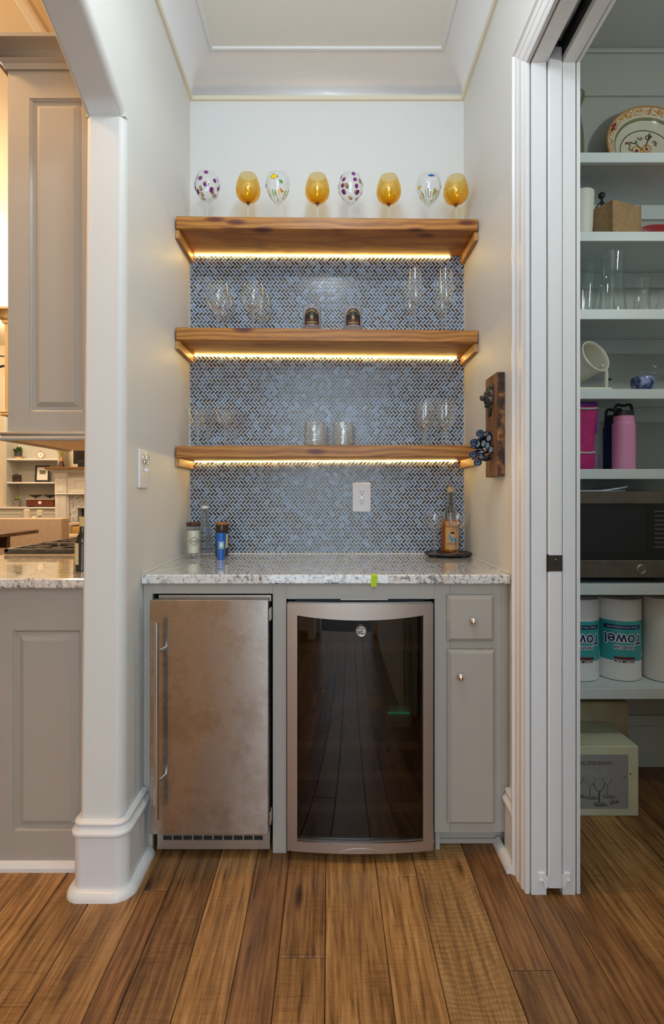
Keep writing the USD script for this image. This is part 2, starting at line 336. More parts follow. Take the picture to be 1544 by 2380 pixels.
# reclaimed oak planks: grain along y, saw marks across, one tone per plank
def plank_mat(name, marks, tones, strength, warp=2.0):
    n = {'g': ('geometry', {}), 'o': ('object_info', {}), 'oc': ('combine_xyz', {}), 'k1': ('math', dict(math_type='multiply', value2=37.0)), 'k2': ('math', dict(math_type='multiply', value2=91.0)),
         'pos': ('vector_math', dict(math_type='add')),
         'm1': ('mapping', dict(scale=(55, 2.6, 1))), 'n1': ('noise_texture', dict(scale=1.6, detail=7, roughness=.62, distortion=.4)),
         'r1': ('rgb_ramp', dict(ramp=[(.30, tones[0]), (.50, tones[1]), (.68, tones[2])])),
         'm2': ('mapping', dict(scale=(7, 1.4, 1))), 'n2': ('noise_texture', dict(scale=1.5, detail=4, roughness=.6)), 'r2': ('rgb_ramp', dict(ramp=[(.28, (.34, .29, .25)), (.42, (.8, .78, .75)), (.56, (1.0, 1.0, 1.0))])), 'x2': ('mix', dict(mix_type='multiply', fac=.85)),
         'm3': ('mapping', dict(scale=(1, 1, 1))), 'wn': ('noise_texture', dict(scale=3.2, detail=3)), 'ws': ('vector_math', dict(math_type='scale', scale=.085 if marks != 'arc' else .16)), 'wa': ('vector_math', dict(math_type='add')), 'r3': ('rgb_ramp', dict(ramp=[(.0, (.42, .36, .31)), (.22, (.74, .70, .67)), (.5, (1, 1, 1))])),
         'n3': ('noise_texture', dict(scale=5, detail=5, roughness=.7)), 'r3m': ('rgb_ramp', dict(ramp=[(.40, (0, 0, 0)), (.66, (strength,) * 3)])), 'x3': ('mix', dict(mix_type='multiply')),
         'vk': ('voronoi_texture', dict(scale=1.0, randomness=1.0)), 'mk': ('mapping', dict(scale=(7.5, 2.0, 0))), 'rk': ('rgb_ramp', dict(ramp=[(.015, (.10, .07, .05)), (.06, (.34, .26, .2)), (.13, (1, 1, 1))])), 'xk': ('mix', dict(mix_type='multiply', fac=.9)),
         'm5': ('mapping', dict(scale=(230, 14, 1))), 'n5': ('noise_texture', dict(scale=1.0, detail=3, roughness=.7)), 'r5': ('rgb_ramp', dict(ramp=[(.26, (.5, .44, .4)), (.42, (1, 1, 1))])), 'x5': ('mix', dict(mix_type='multiply', fac=.6)),
         'tv': ('map_range', dict(from_min=0, from_max=1, to_min=.66, to_max=1.06)), 'h': ('hsv', dict(saturation=.99)),
         'rr': ('map_range', dict(from_min=.3, from_max=.7, to_min=.30, to_max=.52)),
         'b': ('bump', dict(strength=.32, distance=.0025)), 'p': ('principled_bsdf', dict(specular_ior_level=.45))}
    if marks == 'arc': n['w'] = ('wave_texture', dict(wave_type='rings', rings_direction='z', scale=19, distortion=warp * 2, detail=4, detail_scale=1.5, detail_roughness=.65))
    else: n['w'] = ('noise_texture', dict(scale=1.0, detail=4, roughness=.6, distortion=.25)); n['r3'] = ('rgb_ramp', dict(ramp=[(.28, (.36, .30, .25)), (.42, (.74, .70, .66)), (.53, (1, 1, 1))]))
    l = [('o.random', 'k1.value1'), ('o.random', 'k2.value1'), ('k1.value', 'oc.x'), ('k2.value', 'oc.y'), ('g.position', 'pos.vector1'), ('oc.vector', 'pos.vector2'),
         ('pos.vector', 'm1.vector'), ('m1.vector', 'n1.vector'), ('n1.fac', 'r1.fac'), ('pos.vector', 'm2.vector'), ('m2.vector', 'n2.vector'), ('n2.fac', 'r2.fac'),
         ('r1.color', 'x2.color1'), ('r2.color', 'x2.color2'), ('pos.vector', 'wn.vector'), ('wn.color', 'ws.vector1'), ('m3.vector', 'wa.vector1'), ('ws.vector', 'wa.vector2'), ('wa.vector', 'w.vector'), ('w.fac', 'r3.fac'),
         ('pos.vector', 'n3.vector'), ('n3.fac', 'r3m.fac'), ('r3m.color', 'x3.fac'), ('x2.color', 'x3.color1'), ('r3.color', 'x3.color2'),
         ('pos.vector', 'mk.vector'), ('mk.vector', 'vk.vector'), ('vk.distance', 'rk.fac'), ('x3.color', 'xk.color1'), ('rk.color', 'xk.color2'),
         ('pos.vector', 'm5.vector'), ('m5.vector', 'n5.vector'), ('n5.fac', 'r5.fac'), ('xk.color', 'x5.color1'), ('r5.color', 'x5.color2'),
         ('o.random', 'tv.value'), ('tv.result', 'h.value'), ('x5.color', 'h.color'), ('h.color', 'p.base_color'),
         ('n1.fac', 'rr.value'), ('rr.result', 'p.roughness'), ('w.fac', 'b.height'), ('b.normal', 'p.normal')]
    if marks == 'arc': n['m3'] = ('mapping', dict(location=(-.50, 2.9, 0))); l.append(('g.position', 'm3.vector'))
    else:
        n['m3'] = ('mapping', dict(rotation=(0, 0, .16 if marks == 'diag' else .03), scale=(9, 175, 1) if marks == 'band' else (7, 120, 1))); l.append(('pos.vector', 'm3.vector'))
    mat(name, n, l)
OAK = [S(104, 68, 34), S(168, 120, 66), S(202, 154, 96)]
plank_mat('plank_saw', 'band', OAK, .8)
plank_mat('plank_diag', 'diag', [S(92, 60, 32), S(154, 108, 60), S(190, 142, 86)], .9)
plank_mat('plank_arc', 'arc', [S(112, 78, 40), S(172, 126, 70), S(198, 152, 96)], .55, 2.2)
plank_mat('plank_plain', 'band', [S(88, 56, 30), S(142, 96, 52), S(176, 126, 74)], .4)
paint('subfloor', S(58, 38, 22), .7)

# ============================================================ THE SETTING
XL, XR = -.607, .589            # faces of the niche's side walls
TW, TR = .118, .1385            # thickness of the left wall, of the wall with the pocket door
YJ = -.764                      # where the left wall ends in the arched opening
CEIL = 3.03
# ---- floor: one mesh per plank
floor = struct('floor')
obj('subfloor', bx(-7, 2.6, -6.2, 7.6, -.06, -.004), 'subfloor', floor)
seams = [-1.72, -1.585, -1.45, -1.31, -1.18, -1.05, -.925, -.81, -.69, -.55, -.478, -.352, -.231, -.128, -.0095, .148, .27, .443, .556, .676, .80, .915, 1.05, 1.17, 1.30, 1.44, 1.56, 1.70, 1.83, 1.97, 2.10, 2.25]
PY0, PY1 = -3.6, .06
fixed = {13: [(-1.013, 'plank_diag', 'plank_saw')], 15: [(-.713, 'plank_saw', 'plank_saw')], 17: [(-1.05, 'plank_plain', 'plank_diag')], 16: [(-2.6, 'plank_arc', 'plank_arc')], 14: [(-2.9, 'plank_saw', 'plank_saw')]}
kinds = ['plank_saw', 'plank_plain', 'plank_diag', 'plank_plain']
def plank(x0, x1, y0, y1, m):
    g, c = .0009, .0016
    x0, x1, y0, y1 = x0 + g, x1 - g, y0 + g, y1 - g
    v = [(x0, y0, -.006), (x1, y0, -.006), (x1, y1, -.006), (x0, y1, -.006), (x0, y0, -c), (x1, y0, -c), (x1, y1, -c), (x0, y1, -c),
         (x0 + c, y0 + c, 0), (x1 - c, y0 + c, 0), (x1 - c, y1 - c, 0), (x0 + c, y1 - c, 0)]
    q = [(8, 9, 10, 11)] + [(k, (k + 1) % 4, 4 + (k + 1) % 4, 4 + k) for k in range(4)] + [(4 + k, 4 + (k + 1) % 4, 8 + (k + 1) % 4, 8 + k) for k in range(4)]
    obj('plank', (np.array(v, float), np.array(q)), m, floor, smooth=False)
for i in range(len(seams) - 1):
    x0, x1 = seams[i], seams[i + 1]
    if i in fixed:
        y, ma, mb = fixed[i][0]
        cuts = [(PY0, y, mb), (y, PY1, ma)]
    else:
        y = PY0; cuts = []
        k = 0
        while y < PY1 - .3:
            y2 = min(PY1, y + R.uniform(.9, 2.4)); y2 = PY1 if PY1 - y2 < .35 else y2
            cuts.append((y, y2, R.choice(kinds))); y = y2
    for y, y2, m in cuts: plank(x0, x1, y, y2, m)

# ---- niche: back wall with the mosaic, side walls, ceiling
ZC0, ZT0, ZT1 = .914, .914, 2.232
wb = struct('wall_back')
obj('plaster', bx(XL - .06, XR + .06, 0, .10, 0, 3.12), 'wall_paint', wb)
obj('grout_bed', bx(XL, XR, -.0045, 0.0, ZT0, ZT1), 'grout', wb)
# herringbone of glass sticks: 2 x 1 cells turned by 45 degrees
cw = .01206; gap = .0037
sq = 1 / math.sqrt(2)
def cell2w(u, v): return ((u + v) * sq * cw, (v - u) * sq * cw)          # (1,1) runs horizontally
clip = sbox(XL + .0022, ZT0 + .003, XR - .0022, ZT1)
outlet_hole = sbox(.1030, 1.098, .1815, 1.222)
def tile_mesh(pl, y0=-.0045, y1=-.0078, c=.0009):
    inner = pl.buffer(-c, join_style=2)
    a = np.array(pl.exterior.coords)[:-1]
    if not Polygon(a).exterior.is_ccw: a = a[::-1]
    ctr = a.mean(0); n = len(a)
    d = ctr - a; b = a + d / np.linalg.norm(d, axis=1, keepdims=True) * c * 1.4
    v = [(p[0], y0, p[1]) for p in a] + [(p[0], y1 + .0006, p[1]) for p in a] + [(p[0], y1, p[1]) for p in b]
    f = []
    for k in range(n):
        l = (k + 1) % n
        f += [(k, l, n + l), (k, n + l, n + k), (n + k, n + l, 2 * n + l), (n + k, 2 * n + l, 2 * n + k)]
    f += [(2 * n, 2 * n + k, 2 * n + k + 1) for k in range(1, n - 1)]
    return np.array(v, float), np.array(f)
ox, oz = XL + .004, ZT1 - .0125
full = []; N = 150
for u in range(-N, N):
    for v in range(-N, N):
        r = (u - v) % 4
        if r == 0: cor = [(u, v), (u + 2, v), (u + 2, v + 1), (u, v + 1)]
        elif r == 3: cor = [(u, v), (u + 1, v), (u + 1, v + 2), (u, v + 2)]
        else: continue
        g2 = gap / cw / 2
        us = [c[0] for c in cor]; vs = [c[1] for c in cor]
        cor = [(min(us) + g2, min(vs) + g2), (max(us) - g2, min(vs) + g2), (max(us) - g2, max(vs) - g2), (min(us) + g2, max(vs) - g2)]
        P = [cell2w(a - .5, b - .5) for a, b in cor]
        P = [(x + (XL + XR) / 2, z + 1.57) for x, z in P]
        cx = sum(p[0] for p in P) / 4; cz = sum(p[1] for p in P) / 4
        if not (XL - .02 < cx < XR + .02 and ZT0 - .02 < cz < ZT1 + .02): continue
        pl = Polygon(P)
        inside = all(XL + .0022 < p[0] < XR - .0022 and ZT0 + .003 < p[1] < ZT1 for p in P)
        if not inside:
            pl = pl.intersection(clip)
            if pl.is_empty or pl.geom_type != 'Polygon' or pl.area < 8e-6: continue
        if pl.intersects(outlet_hole):
            if outlet_hole.contains(pl): continue
        full.append((inside, abs(cx) + 1.35 * abs(cz - 2.03), pl))
full.sort(key=lambda t: (not t[0], t[1]))
VM, FM, nv = [], [], 0; UVs = []
for k, (ins, _, pl) in enumerate(full):
    j = (R.uniform(-.0004, .0004))
    v, f = tile_mesh(pl, y1=-.0078 + j)
    if k < 298 and ins: obj('tile', (v, f), 'tile_glass', wb, smooth=False)
    else: VM.append(v); FM.append(f + nv); nv += len(v); UVs.append(np.tile([R.random(), 0.5], (len(v), 1)))
tag(usdkit.mesh(stage, num(pathof(wb), 'tile_field'), (np.vstack(VM), np.vstack(FM)), M['tile_glass_many'], smooth=False, uv=np.vstack(UVs)), kind='stuff')

# left wall: a jamb with rounded edges, an elliptical arch toward the camera
rb = .014
YA = YJ - 2.5
wl = struct('wall_left')
SPR = 2.300
LEANY, LEANX = .030, .011          # the jamb is a little out of plumb: its foot stands further out
def lean(m, y1=YJ + .031):
    v = np.array(m.vertices); k = np.clip(1 - v[:, 2] / SPR, 0, 1)
    v[:, 1] -= LEANY * k * np.clip((y1 - v[:, 1]) / .031, 0, 1); v[:, 0] -= LEANX * k * np.clip((XL - v[:, 0]) / TW, 0, 1)
    return trimesh.Trimesh(v, m.faces, process=False)
pl = Polygon([(XL - TW, YJ + .031)] + [(x, y) for x, y in arc(XL - TW + rb, YJ + rb, rb, pi, 1.5 * pi, 8)] + [(x, y) for x, y in arc(XL - .022, YJ + .022, .022, -pi / 2, 0, 10)] + [(XL, YJ + .031)])
rad = 3.0; half = 1.25; sy = YJ - half
th0 = math.asin(half / rad); zc = SPR - rad * math.cos(th0)
rings = []
for k in range(41):
    th = th0 - 2 * th0 * k / 40
    Y, Z = sy + rad * math.sin(th), zc + rad * math.cos(th)
    sec = [(XL - TW, None)] + [(x, o) for x, o in arc(XL - TW + rb, rb, rb, pi, 1.5 * pi, 6)] + [(x, o) for x, o in arc(XL - .022, .022, .022, -pi / 2, 0, 8)] + [(XL, None)]
    rings.append(np.array([(x, Y, 3.12 if o is None else Z + o) for x, o in sec]))
def man(m):
    m = m.copy(); m.merge_vertices(); m.fix_normals()
    return m3.Manifold(m3.Mesh(np.asarray(m.vertices, np.float32), np.asarray(m.faces, np.uint32)))
pieces = [lean(prism(pl, SPR, 'xy', 0)), skin(rings), bx(XL - TW, XL, YJ + .031, .02, 0, SPR), bx(XL - TW, XL, YJ, .02, SPR, 3.12)]
try:
    u = m3.Manifold.batch_boolean([man(p) for p in pieces], m3.OpType.Add); u = as_tm(u)
    assert len(u.faces) > 100 and u.bounds[1][2] > 3
    obj('plaster', u, 'wall_paint', wl, smooth=28)
except Exception as ex:
    print('union', ex); obj('plaster', pieces, 'wall_paint', wl, smooth=28)
obj('panel', bx(XL - TW, XL, -3.6, YA - .002, 0, 3.12), 'wall_paint', wl)
# right wall with the pocket-door opening
YO, ZO, YO2 = -.795, 2.436, -1.72
wr = struct('wall_right')
obj('panel', bx(XR, XR + .035, -.78, .02, 0, 3.12), 'wall_paint', wr)
obj('panel', bx(XR + TR - .016, XR + TR, -.78, .02, 0, 3.12), 'pantry_paint', wr)
obj('panel', bx(XR, XR + .035, YO2 - .02, -.78, ZO + .02, 3.12), 'wall_paint', wr)
obj('panel', bx(XR + TR - .016, XR + TR, YO2 - .02, -.78, ZO + .02, 3.12), 'pantry_paint', wr)
obj('panel', bx(XR, XR + TR, -3.6, YO2 - .02, 0, 3.12), 'wall_paint', wr)
# ceilings
struct('ceiling', bx(XL - TW, XR + TR, -3.6, .02, CEIL, CEIL + .09), 'ceiling_paint')
struct('ceiling', bx(XR + TR, 2.4, -2.4, .1, 3.10, 3.16), 'pantry_paint')
# cove between walls and ceiling
cz0, cz1, cr = 2.905, CEIL - .006, .115
cove = [(0, cz0), (.006, cz0)] + [(.008 + (cr - .008) * (1 - math.cos(a)), cz0 + (cz1 - cz0) * math.sin(a)) for a in np.linspace(0, pi / 2, 12)] + [(cr, CEIL), (0, CEIL)]
path = [(XR, -3.6), (XR, 0), (XL, 0), (XL, -3.6)]
tr = struct('trim_1')
obj('cove', sweep(cove, path), 'trim_white', tr, smooth=30)
bead = [(0, cz0 - .014), (.011, cz0 - .014), (.014, cz0 - .010), (.014, cz0 + .002), (.010, cz0 + .004), (0, cz0 + .004)]
obj('bead', sweep(bead, path), 'bead_cream', tr, smooth=30)
lip = [(cr - .004, CEIL - .009), (cr + .008, CEIL - .009), (cr + .010, CEIL), (cr - .004, CEIL)]
obj('fillet', sweep(lip, path), 'trim_white', tr, smooth=30)

# baseboards: tall plinth, double moulding, quarter-round shoe
base_prof = [(0, 0), (.017, 0), (.017, .172), (.019, .175), (.0225, .178)] + [(.0225 + .0035 * math.sin(a), .1845 - .0065 * math.cos(a)) for a in np.linspace(0.4, pi, 7)] + [(.021, .193), (.0155, .199), (.0135, .204)] + [(.0125 + .005 * math.sin(a), .2115 - .0065 * math.cos(a)) for a in np.linspace(.3, pi, 7)] + [(0, .220)]
shoe_prof = [(.017, 0), (.040, 0)] + [(.017 + .023 * math.cos(a), .026 * math.sin(a)) for a in np.linspace(.1, pi / 2, 7)]
pth = [(XL, -.612), (XL, YJ + .031)] + [(x, y) for x, y in arc(XL - .022, YJ - .027 + .022, .022, 0, -pi / 2, 8)] + [(x, y) for x, y in arc(XL - TW - .007 + rb, YJ - .027 + rb, rb, 1.5 * pi, pi, 6)] + [(XL - TW - .007, -.69)]
bl = struct('baseboard_left')
obj('plinth', sweep(base_prof, pth), 'trim_white', bl, smooth=40)
obj('shoe', sweep(shoe_prof, pth), 'trim_white', bl, smooth=50)
br = struct('baseboard_right')
pr = [(XR, -.706), (XR, -.612)]
obj('plinth', sweep(base_prof, pr), 'trim_white', br, smooth=40)
obj('shoe', sweep(shoe_prof, [(XR, -.706), (XR, -.56)]), 'trim_white', br, smooth=50)

# door casing and jambs of the pocket-door opening
XC = .567
cas = [(0, 0), (.020, 0), (.024, .004), (.024, .012), (.0185, .016), (.0165, .020), (.0165, .034), (.019, .037), (.019, .041), (.0165, .044), (.0145, .064), (.0165, .068), (.0165, .072), (.013, .077), (.011, .083), (.013, .088), (.010, .094), (0, .094)]
# u: out from the wall (-x), w: from the outer edge toward the opening
W0 = .094
yo, zo = YO + W0 + .004, ZO + W0 + .004        # outer edges
def casing_ring(y_of, z_of): return np.array([(XR - u, y_of(w), z_of(w)) for u, w in cas])
rings = [casing_ring(lambda w: yo - w, lambda w: 0.0), casing_ring(lambda w: yo - w, lambda w: zo - w), casing_ring(lambda w: YO2 - W0 - .004 + w, lambda w: zo - w), casing_ring(lambda w: YO2 - W0 - .004 + w, lambda w: 0.0)]
tc = struct('trim_2')
obj('casing', skin(rings), 'trim_white', tc, smooth=False)
XJ0, XD0, XD1, XJ1 = XR + .004, .6405, .6815, XR + TR - .006
def jamb(x0, x1, nm):
    rg = [np.array([(x0, YO, 0), (x1, YO, 0), (x1, YO + .02, 0), (x0, YO + .02, 0)]), np.array([(x0, YO, ZO), (x1, YO, ZO), (x1, YO + .02, ZO + .02), (x0, YO + .02, ZO + .02)]),
          np.array([(x0, YO2, ZO), (x1, YO2, ZO), (x1, YO2 - .02, ZO + .02), (x0, YO2 - .02, ZO + .02)]), np.array([(x0, YO2, 0), (x1, YO2, 0), (x1, YO2 - .02, 0), (x0, YO2 - .02, 0)])]
    obj(nm, skin(rg), 'trim_white', tc, smooth=False)
jamb(XJ0, .6370, 'jamb'); jamb(.6842, XJ1, 'jamb')
obj('track', bx(.650, .674, YO2, YO - .01, ZO + .055, ZO + .075), 'handle_steel', tc)
obj('slot_lining', [bx(.6365, .6375, YO2, YO + .03, ZO + .021, ZO + .14), bx(.6835, .6845, YO2, YO + .03, ZO + .021, ZO + .14), bx(.6365, .6845, YO2, YO + .03, ZO + .14, ZO + .145)], 'slot_dark', tc)
pc = [(XR + TR, yo - .01), (XR + TR + .012, yo - .01), (XR + TR + .012, YO + .004), (XR + TR, YO + .004)]
obj('casing', [bx(XR + TR, XR + TR + .010, YO + .004, yo - .012, 0, ZO + .086), bx(XR + TR, XR + TR + .010, YO2 - .09, YO + .004, ZO + .004, ZO + .086)], 'trim_white', tc)
for x, nm in ((.6225, 'door_guide'), (.6965, 'door_guide')):
    s = 1 if x < .66 else -1
    g = [rbx(x - .0095, x + .0095, YO - .006, YO + .001, .040, .068, .0025, 8), prism([(x + s * .004, .030), (x + s * .0155, .022), (x + s * .0155, .058), (x + s * .008, .066), (x + s * .004, .05)], .006, 'xz', YO - .007),
         as_tm(mv(rot(trimesh.creation.cylinder(.0042, .007, sections=14), pi / 2, (1, 0, 0)), x - s * .002, YO - .009, .047))]
    gg = obj(nm, g, 'white_plastic', tc)
    obj('screw', mv(rot(trimesh.creation.cylinder(.0011, .002, sections=8), pi / 2, (1, 0, 0)), x - s * .002, YO - .0128, .0465), 'slot_dark', gg)
door = struct('door_1')
obj('slab', bx(XD0, XD1, YO - .006, -.05, .020, ZO + .045, .004), 'trim_white', door)
lt = obj('edge_pull', [bx(XD0 - .0008, XD1 - .0005, YO - .0075, YO + .012, .948, .995, .0006), bx(XD0 - .0012, XD0 + .006, YO - .004, YO + .030, .946, .997, .0006)], 'bronze', door, label='dark bronze edge pull')
xm = (XD0 + XD1) / 2
obj('slot', bx(xm - .002, xm + .0015, YO - .0080, YO - .004, .962, .977), 'slot_dark', lt)
obj('slot', bx(xm - .008, xm + .008, YO - .0080, YO - .004, .9915, .9935), 'slot_dark', lt)
obj('screw', mv(trimesh.creation.icosphere(2, .0022), xm, YO - .0070, .982), 'handle_steel', lt)

# ---- pantry shell
wp = struct('wall_pantry')
YPB = -.02
obj('panel', bx(XR + TR, 2.4, YPB, .04, 0, 3.16), 'pantry_paint', wp)
obj('panel', bx(2.38, 2.46, -2.4, .04, 0, 3.16), 'pantry_paint', wp)
obj('panel', bx(XR + TR, 2.46, -2.46, -2.4, 0, 3.16), 'pantry_paint', wp)
obj('batten', bx(XR + TR, 2.38, YPB - .012, YPB, 2.893, 2.905), 'pantry_paint', wp)
obj('ceiling_bead', bx(XR + TR, 2.38, YPB - .014, YPB, 3.082, 3.10, .004), 'pantry_paint', wp)
bpn = struct('baseboard_pantry')
obj('plinth', sweep(base_prof, [(2.38, YPB), (XR + TR, YPB)]), 'pantry_white', bpn, smooth=40)

# ---- the room behind the camera: end wall with a doorway
we = struct('wall_front')
obj('panel', bx(-2.6, XL - .03, -3.62, -3.5, 0, 3.2), 'wall_paint', we); obj('panel', bx(XR + .03, 2.6, -3.62, -3.5, 0, 3.2), 'wall_paint', we)
obj('casing', [bx(XL - .03, XL + .08, -3.64, -3.48, 0, 2.5, .004), bx(XR - .08, XR + .03, -3.64, -3.48, 0, 2.5, .004)], 'trim_white', we)

# ---- kitchen and living room shell
struct('wall_kitchen', bx(XL - TW - .002, XL - TW, YJ + .034, .109, 0, 3.6), 'kitchen_wall')
struct('wall_kitchen', bx(XL - TW - .002, XL - TW + .10, .11, 6.3, 0, 3.6), 'kitchen_wall')
struct('wall_living', bx(-7.0, XL - TW + .1, 6.55, 6.62, 0, 3.9), 'kitchen_wall')
struct('wall_living', bx(-7.1, -7.0, -4.4, 6.62, 0, 3.9), 'kitchen_wall')
struct('wall_living', bx(-7.0, XL - TW, -4.5, -4.4, 0, 3.9), 'kitchen_wall')
struct('ceiling', bx(-7.1, XL - TW - .001, -4.5, 6.6, 3.6, 3.7), 'kitchen_wall')

struct('door_2', bx(-1.60, -1.36, -4.395, -4.36, 0, 2.3, .004), 'slot_dark')  # unseen dark slab, placed to darken a band of the ice maker's reflection

obj('frame', [bx(-1.82, -1.70, -5.44, -5.40, .9, 3.1, .004), bx(1.90, 2.02, -5.44, -5.40, .9, 3.1, .004), bx(-1.70, 1.90, -5.44, -5.40, .88, 1.0, .004), bx(-1.70, 1.90, -5.44, -5.40, 3.0, 3.1, .004)], 'trim_white', struct('window_1'))  # unseen frame, set round the cool light behind the camera

# ============================================================ COUNTER AND CABINET
YF = -.608                       # plane of the face frame
CZ, CT = .914, .031
t = thing('countertop', 'speckled white and grey granite countertop across the niche', 'countertop', (0, 0, 0))
e = .004
obj('slab', bx(XL + .001, XR - .001, -.635, -.005, CZ - CT, CZ, e), 'granite', t)
obj('caulk', [bx(XL + .001, XR - .001, -.0135, -.0045, CZ, CZ + .004, .002), bx(XL + .0005, XL + .004, -.62, -.006, CZ, CZ + .003, .001), bx(XR - .004, XR - .0005, -.62, -.006, CZ, CZ + .003, .001)], 'grout', t)
t = thing('tape_scrap', 'scrap of lime green tape stuck on the granite counter edge', 'tape', (PX(870.5, 1.77), -.635, CZ))
w = .0105
pth = [(-.0065, .0006), (-.002, .0006), (.0016, -.003), (.0016, -.020), (.0012, -.0385)]
L = [(-w, p) for p in pth]
rg = [np.array([(x + (.0016 * math.sin(k * 2.3) if abs(x) > 0 else 0) + (-.0018 if k > 3 and x > 0 else 0), -y, z), (x + .0, -y - .0005, z + .0004 if k < 2 else z)]) for x in (-w, w) for k, (y, z) in enumerate(pth)]
ms = []
prof = [(-y, z) for y, z in pth]; outl = prof + [(y - .0005, z + (.0005 if k < 2 else -.0002)) for k, (y, z) in list(enumerate(prof))[::-1]]
m = prism(Polygon(outl).buffer(0), 2 * w, 'yz', -w)
v = m.vertices.copy(); v[:, 0] += np.where(v[:, 2] < -.03, -.0022 * np.sign(v[:, 0]) * (v[:, 0] > 0) * 2 - .001, 0) - .0004 * np.sin(v[:, 2] * 400); m.vertices = v
obj('strip', m, 'green_tape', t, smooth=False)

t = thing('base_cabinet', 'taupe painted base cabinet framing the two undercounter appliances', 'cabinet')
def xf(px, d=1.799): return PX(px, d)
def zf(py, d=1.799): return PZ(py, d)
fb = .019
zt = CZ - CT
obj('stile', bx(XL + .001, xf(355), YF, YF + fb, .0, zt - .001, .001), 'cabinet_taupe', t)
obj('stile', bx(xf(634), xf(666), YF, YF + fb, .0, zt - .001, .001), 'cabinet_taupe', t)
obj('stile', bx(xf(1010.5), xf(1047), YF, YF + fb, .068, zt - .001, .001), 'cabinet_taupe', t)
obj('stile', bx(xf(1143), xf(1166), YF, YF + fb, .068, zt - .001, .001), 'cabinet_taupe', t)
obj('filler', bx(xf(1166.6), XR - .001, YF + .003, YF + fb, .068, zt - .001, .001), 'cabinet_taupe', t)
obj('rail', bx(xf(355) + .0002, xf(634) - .0002, YF + .0002, YF + fb, zf(1380), zt - .001), 'cabinet_taupe', t)
obj('rail', bx(xf(666) + .0002, xf(1010.5) - .0002, YF + .0002, YF + fb, zf(1392), zt - .001), 'cabinet_taupe', t)
obj('rail', bx(xf(1047) + .0002, xf(1143) - .0002, YF + .0002, YF + fb, .838, zt - .001), 'cabinet_taupe', t)
obj('rail', bx(xf(1047) + .0002, xf(1143) - .0002, YF + .0002, YF + fb, .66, .705), 'cabinet_taupe', t)
obj('rail', bx(xf(1047) + .0002, xf(1143) - .0002, YF + .0002, YF + fb, .068, .115), 'cabinet_taupe', t)
obj('toe_kick', [bx(xf(1008), XR - .001, -.552, -.54, .0, .0675), bx(xf(1008), XR - .03, -.562, -.552, 0, .016, .004)], 'cabinet_taupe', t)
for q in ([bx(XL + .001, XL + .017, YF + fb, -.02, .0, zt - .002), bx(-.168, -.155, YF + fb, -.02, 0, zt - .002), bx(.352, .366, YF + fb, -.02, 0, zt - .002), bx(.366, XR - .002, -.60 + fb, -.5, .069, .08)]): obj('side_panel', q, 'cabinet_taupe', t)
dr = obj('drawer_front', bevel_panel(xf(1040, 1.781), PX(1150, 1.781), .6968, .8456, -.6295, -.6195, .0105), 'cabinet_taupe', t, smooth=False)
dd = obj('door', bevel_panel(PX(1041, 1.781), PX(1152.5, 1.781), .1043, .669, -.6295, -.6195, .0105), 'cabinet_taupe', t, smooth=False)
kprof = [(0, 0), (.0075, 0), (.0078, .0018), (.0045, .004), (.0042, .009), (.0058, .0115), (.0105, .0135), (.0137, .0175), (.0140, .0205), (.0128, .0245), (.0095, .0282), (.005, .0302), (0, .0308)]
kn = rot(lathe(kprof, 28), pi / 2, (1, 0, 0))
obj('knob', mv(kn, .463, -.6295, .7663), 'chrome', dr, smooth=True, label='polished chrome knob')
obj('knob', mv(kn, .4227, -.6295, .5883), 'chrome', dd, smooth=True, label='polished chrome knob')

# ---- ice maker
t = thing('ice_maker', 'smeared stainless steel undercounter ice maker with a long bar handle', 'ice maker')
xd0, xd1, yd = -.570, -.1925, -.657
obj('cabinet_body', bx(xd0 + .012, xd1 + .002, -.600, -.06, .018, .842, .004), 'black_plastic', t)
obj('top_strip', bx(xd0 + .012, xd1 + .004, -.606, -.5995, .822, .8435, .001), 'satin_steel', t)
dr = obj('door', bx(xd0, xd1, yd, -.615, .091, .8365, .0022), 'stainless', t)
obj('gasket', bx(xd0 + .012, xd1 - .004, -.6148, -.6062, .10, .826), 'black_plastic', t)
hx, hy = PX(365.5, 1.71), -.703
h = obj('handle', tube([(hx, hy, z) for z in np.linspace(.168, .776, 5)], .0088, 18), 'handle_steel', dr)
for z in (.684, .280):
    obj('standoff', tube([(hx, hy, z), (hx + .006, hy + .018, z), (hx + .012, yd + .0005, z)], .0055, 12), 'handle_steel', h)
for z in (.79, .138): obj('hinge', bx(xd1 + .0005, xd1 + .007, -.650, -.612, z - .022, z + .018, .002), 'handle_steel', dr)
gx0, gx1, gz0, gz1 = PX(367, 1.80), PX(628, 1.80), .016, .089
holes = []
n = 10; sx0, sx1 = PX(379, 1.8), PX(613, 1.8); p = (sx1 - sx0) / n
for k in range(n):
    holes.append(sbox(sx0 + k * p + .0022, .0455, sx0 + (k + 1) * p - .0022, .0605)); holes.append(sbox(sx0 + k * p + .0022, .0645, sx0 + (k + 1) * p - .0022, .0755))
obj('grille', prism(sbox(gx0, gz0, gx1, gz1).difference(unary_union(holes)), .006, 'xz', -.612), 'satin_steel', t, smooth=False)
obj('grille_backing', bx(gx0 + .003, gx1 - .003, -.6055, -.601, gz0 + .003, gz1 - .002), 'slot_dark', t)
obj('leveling_foot', mv(trimesh.creation.cylinder(.012, .0172, sections=16), xd0 + .05, -.57, .0088), 'black_plastic', t); obj('leveling_foot', mv(trimesh.creation.cylinder(.012, .0172, sections=16), xd1 - .05, -.57, .0088), 'black_plastic', t)

